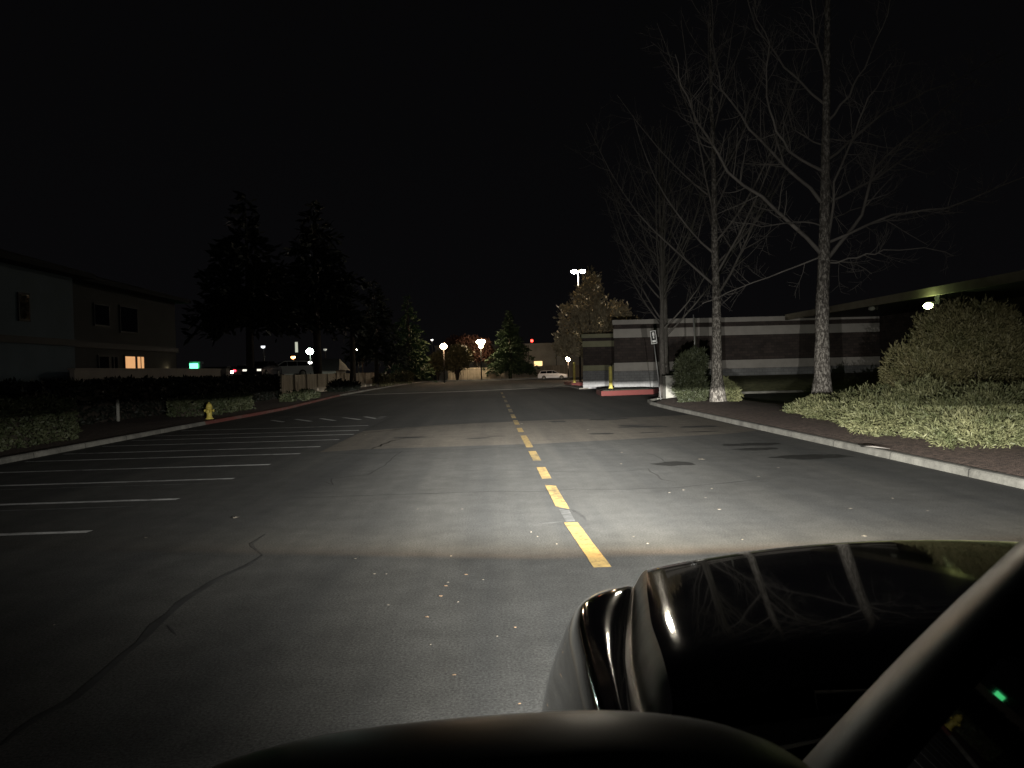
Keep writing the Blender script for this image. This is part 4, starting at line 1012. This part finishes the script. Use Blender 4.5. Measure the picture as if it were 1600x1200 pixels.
refine(mb.loft(wr).build('windscreen', M['glass'], tr, True), 1)
MB().tube([(.44,1.05,1.425),(.62,1.0,1.45),(.95,.98,1.49)], [.016,.011,.008], 6).build('wiper', M['rubber'], tr)
MB().tube([(1.25,1.1,1.45),(1.45,1.03,1.46),(1.8,.98,1.49)], [.016,.011,.008], 6).build('wiper', M['rubber'], tr)
# pillars: rounded, glossy, tapering upward
for sgn in (1,-1):
    mb = MB(); rings = []
    dv = (pA[2]-CAMP).normalized(); dl = (pA[3]-pA[1]).normalized()
    n_ = (dv - dl*dv.dot(dl)).normalized(); s_ = dl.cross(n_).normalized()
    for i, p_ in enumerate([pA[0]+(pA[0]-pA[1])*1.2]+pA):
        f = min(1, i/5); w, h = .048*(1-.60*f), .125*(1-.55*f); ring = []
        for k in range(24):
            a_ = 2*PI*k/24; q_ = p_ + n_*h*.75 + s_*math.cos(a_)*w + n_*math.sin(a_)*h
            ring.append((q_.x if sgn > 0 else 2*XC-q_.x, q_.y, q_.z))
        rings.append(ring)
    refine(mb.loft(rings, closed=True).build('roof_pillar', M['pillar'], tr, True), 1)
# side window leaning in towards the roof, and doors
def side_pt(y, z): return PO.x + ((y-PO.y)*PN.y + (z-PO.z)*PN.z) / -PN.x + .004
for sgn in (1,-1):
    ys = [(.86,1.42),(-.95,1.42),(-.95,1.86),(top.y-.1,1.86)]
    q4 = [(side_pt(y,z),y,z) for y,z in [(.79,1.40),(-.95,1.40),(-.95,1.87),(pA[-1].y-.03,1.87),(pA[-1].y,pA[-1].z),(pA[5].y,pA[5].z),(pA[3].y,pA[3].z),(pA[2].y,pA[2].z),(pA[0].y,pA[0].z)]]
    q4 = [((x if sgn > 0 else 2*XC-x),y,z) for x,y,z in q4]
    MB().prism(q4, (.006*sgn,0,0)).build('side_window', M['glass'], tr, True)
    x0, x1 = (.085,.19) if sgn > 0 else (2*XC-.19,2*XC-.085)
    for y0,y1 in ((.0,.60),(-1.0,-.01)):
        pass
    dr = MB().prism([(x0,-1.05,.5),(x1,-1.05,.5),(x1,-1.05,1.42),(x0+.03*(sgn>0),-1.05,1.40)], (0,1.66,0)).build('door', M['truck'], tr, True)
    MB().cbox(((x0-.02) if sgn > 0 else (x1+.02), -.75, 1.2), (.035,.2,.04)).build('handle', M['black'], dr)
rf = MB(); rg = []
for y, dz in ((.50,0),(.2,.05),(-.3,.08),(-.8,.07),(-1.15,.0)):
    rg.append([(.425,y,1.862),(.45,y,1.885+dz*.4),(.60,y,1.90+dz*.8),(XC,y,1.91+dz),(2*XC-.60,y,1.90+dz*.8),(2*XC-.45,y,1.885+dz*.4),(2*XC-.425,y,1.862)])
rf.loft(rg).build('roof', M['truck'], tr, True)
MB().box((.20,-1.3,.5),(2*XC-.20,-1.06,1.42)).box((.34,-1.3,1.42),(2*XC-.34,-1.16,1.87)).build('cab_back', M['truck'], tr)
mb = MB(); mb.box((.09,-3.3,.55),(.25,-1.32,1.40)).box((2*XC-.25,-3.3,.55),(2*XC-.09,-1.32,1.40)).box((.25,-3.3,.55),(2*XC-.25,-1.32,.75)).box((.25,-3.3,.75),(2*XC-.25,-3.2,1.38)); mb.build('bed', M['truck'], tr)
MB().box((.28,-1.1,.45),(2*XC-.28,2.05,.60)).build('chassis', M['black'], tr)
for y in (1.55,-2.3):
    for x in (.26, 2*XC-.26):
        w = MB().lathe((x,y,.40), [(.38,-.13),(.40,-.09),(.40,.09),(.38,.13)], 24, axis='x').build('wheel', M['rubber'], tr, True)
        MB().lathe((x + (-.132 if x < 1 else .132),y,.40), [(.25,-.004),(.22,.004),(.06,.008)], 20, axis='x').build('rim', M['chrome'], w, True)
# door mirror
mc = V((-.03,.60,1.495))
def mout(s, dz=0):
    pts = []
    for k in range(36):
        a_ = 2*PI*k/36; cx_, sz_ = math.cos(a_), math.sin(a_); e = .72
        x = .312*math.copysign(abs(cx_)**e, cx_); z = .112*math.copysign(abs(sz_)**.8, sz_)
        pts.append((x*s, z*s))
    return pts
mb = MB(); rg = []
for y, s, dz in ((-.035,.90,0),(-.04,.955,0),(-.03,.985,0),(.0,1.,0),(.04,.98,0),(.075,.90,.0),(.10,.74,.0),(.115,.45,0),(.12,.05,0)):
    rg.append([(mc.x+x, mc.y+y, mc.z+z+.05*x) for x, z in mout(s)])
mh = mb.loft(rg, closed=True).build('door_mirror', M['mirror_h'], tr, True); refine(mh, 1)
MB().loft([[(mc.x+x, mc.y-.036, mc.z+z+.05*x) for x,z in mout(.89)],[(mc.x, mc.y-.034, mc.z)]*36], closed=True, smooth=False).build('mirror_glass', M['mirror'], mh, True)
MB().tube([(.26,.66,1.40),(.2,.64,1.42),(.1,.62,1.44)], [.045,.05,.04], 10).build('mirror_arm', M['mirror_h'], mh)

# ------------------------------------------------------------------ headlight beams (low-beam pattern with its cut-off)
def beam(x, energy):
    ld = bpy.data.lights.new('headlight_beam', 'SPOT'); ld.energy = energy; ld.shadow_soft_size = .012
    ld.spot_size = R(170); ld.spot_blend = .1; ld.use_nodes = True
    nt = ld.node_tree; nt.nodes.clear()
    tc = nt.nodes.new('ShaderNodeTexCoord'); sp = nt.nodes.new('ShaderNodeSeparateXYZ'); nt.links.new(tc.outputs['Normal'], sp.inputs[0])
    def mth(op, a, b=None, c=None):
        n = nt.nodes.new('ShaderNodeMath'); n.operation = op
        for i, v in enumerate((a, b, c)):
            if v is None: continue
            if isinstance(v, bpy.types.NodeSocket): nt.links.new(v, n.inputs[i])
            else: n.inputs[i].default_value = v
        return n.outputs[0]
    fw = mth('MULTIPLY', sp.outputs[2], -1.0)
    hyp = mth('SQRT', mth('ADD', mth('MULTIPLY', fw, fw), mth('MULTIPLY', sp.outputs[0], sp.outputs[0])))
    fh = mth('MAXIMUM', mth('MULTIPLY_ADD', mth('MINIMUM', sp.outputs[0], 0.0), .20, fw), mth('MULTIPLY_ADD', hyp, .15, 1e-4))
    el = mth('MULTIPLY', mth('ARCTAN2', sp.outputs[1], fh), 180/PI)
    # the inner edge dips a little in the middle of the beam
    az = mth('MULTIPLY', mth('ARCTAN2', sp.outputs[0], fw), 180/PI)
    def gauss(v, s):
        q = mth('DIVIDE', v, s); return mth('POWER', 2.71828, mth('MULTIPLY', mth('MULTIPLY', q, q), -1.0))
    def curve(stops):
        t = mth('DIVIDE', mth('ADD', el, 45.0), 90.0)
        r = nt.nodes.new('ShaderNodeValToRGB'); e = r.color_ramp.elements
        while len(e) < len(stops): e.new(.5)
        for i, (d, c) in enumerate(stops):
            e[i].position = (d+45)/90; e[i].color = (*c, 1) if hasattr(c, '__len__') else (c,c,c,1)
        nt.links.new(t, r.inputs[0]); return r.outputs[0]
    right = mth('GREATER_THAN', az, 0.0)
    sig = mth('MULTIPLY_ADD', right, 24., 23.)
    aw = gauss(mth('DIVIDE', mth('ADD', az, -2.), sig), 1.0)
    asp = mth('ADD', mth('MULTIPLY', gauss(mth('DIVIDE', az, mth('MULTIPLY_ADD', right, 10., 33.)), 1.0), .96), .04)
    SPILL = curve([(-44,.034),(-36,.052),(-30,.064),(-25,.085),(-20,.132),(-15,.26),(-12.4,.39),(-11.,.38),(-8.,.50),(-5.,.62),(-3.,.60),(-1.5,.42),(-.65,.30),(-.5,0.)])
    WI = curve([(-11.95,0.),(-11.75,(.26,.13,.05)),(-11.5,(.60,.43,.27)),(-11.05,(.80,.74,.64)),(-9.,.78),(-6.,1.05),(-3.,1.2),(-1.6,.85),(-1.,.52),(-.65,.5),(-.5,0.)])
    HO = curve([(-11,0.),(-6.5,.15),(-3.9,.40),(-2.3,.55),(-1.2,1.),(-.65,.95),(-.45,0.)])
    ST = curve([(-.8,0.),(-.5,1.),(3,.9),(8,.30),(15,.14),(25,.085),(40,.05)])
    def vs(sock, f):
        n = nt.nodes.new('ShaderNodeVectorMath'); n.operation = 'SCALE'; nt.links.new(sock, n.inputs[0])
        if isinstance(f, bpy.types.NodeSocket): nt.links.new(f, n.inputs['Scale'])
        else: n.inputs['Scale'].default_value = f
        return n.outputs[0]
    def va(a, b):
        n = nt.nodes.new('ShaderNodeVectorMath'); n.operation = 'ADD'; nt.links.new(a, n.inputs[0]); nt.links.new(b, n.inputs[1]); return n.outputs[0]
    sa = mth('ADD', mth('MULTIPLY', gauss(mth('ADD', az, -13.), 17.), .88), .024)
    tot_ = va(va(va(vs(SPILL, asp), vs(WI, aw)), vs(HO, mth('MULTIPLY', gauss(mth('ADD', az, 0.0), 11.), 22.))), vs(ST, sa))
    em = nt.nodes.new('ShaderNodeEmission'); ou = nt.nodes.new('ShaderNodeOutputLight')
    tint = nt.nodes.new('ShaderNodeVectorMath'); tint.operation = 'MULTIPLY'; nt.links.new(tot_, tint.inputs[0]); tint.inputs[1].default_value = (1., .975, .90)
    nt.links.new(tint.outputs[0], em.inputs[0]); em.inputs[1].default_value = 1.0
    nt.links.new(em.outputs[0], ou.inputs[0])
    o = bpy.data.objects.new('headlight_beam', ld); COL.objects.link(o); o.rotation_euler = (PI/2, 0, 0)
    o.parent = tr; o.location = (x-XC, 2.46, 1.08)
    return o
beam(.40, 15500); beam(1.88, 15500)

# ------------------------------------------------------------------ night sky
w = bpy.data.worlds.new('World'); SC.world = w; w.use_nodes = True
nt = w.node_tree; bg = nt.nodes['Background']
sk = nt.nodes.new('ShaderNodeTexSky'); sk.sky_type = 'NISHITA'; sk.sun_disc = False; sk.sun_elevation = R(-8); sk.sun_rotation = R(200)
bg.inputs['Strength'].default_value = .05
gl = nt.nodes.new('ShaderNodeVectorMath'); gl.operation = 'ADD'; gl.inputs[1].default_value = (.036,.035,.041)   # city glow on low cloud
tcw = nt.nodes.new('ShaderNodeTexCoord'); sxw = nt.nodes.new('ShaderNodeSeparateXYZ'); nt.links.new(tcw.outputs['Generated'], sxw.inputs[0])
rw = ramp(nt, sxw.outputs[2], [(0., (.060,.056,.060)), (.10, (.047,.045,.052)), (.30, (.038,.037,.042)), (.8, (.030,.029,.031))])   # town glow, strongest near the horizon
nt.links.new(rw.outputs[0], gl.inputs[1])
nt.links.new(sk.outputs[0], gl.inputs[0]); nt.links.new(gl.outputs[0], bg.inputs['Color'])
sl = bpy.data.lights.new('moonlight', 'SUN'); sl.energy = .004; sl.angle = R(.5); sl.color = (.85,.9,1.)
so = bpy.data.objects.new('moonlight', sl); COL.objects.link(so); so.rotation_euler = (R(50), 0, R(40))

# ------------------------------------------------------------------ camera
cd = bpy.data.cameras.new('camera'); cam = bpy.data.objects.new('camera', cd); COL.objects.link(cam)
cd.sensor_fit = 'HORIZONTAL'; cd.sensor_width = 36.; cd.lens = FPX/1600*36.
cd.clip_start = .02; cd.clip_end = 3000
cd.dof.use_dof = True; cd.dof.focus_distance = 30.; cd.dof.aperture_fstop = 11.5
cam.matrix_world = Matrix.Translation(CAMP) @ ROT.to_4x4()
SC.camera = cam
SC.view_settings.view_transform = 'Standard'; SC.view_settings.look = 'None'; SC.view_settings.exposure = 0; SC.view_settings.gamma = 1
SC.cycles.use_denoising = True
SC.cycles.max_bounces = 6; SC.cycles.sample_clamp_indirect = 30.0
SC.cycles.caustics_reflective = False; SC.cycles.caustics_refractive = False
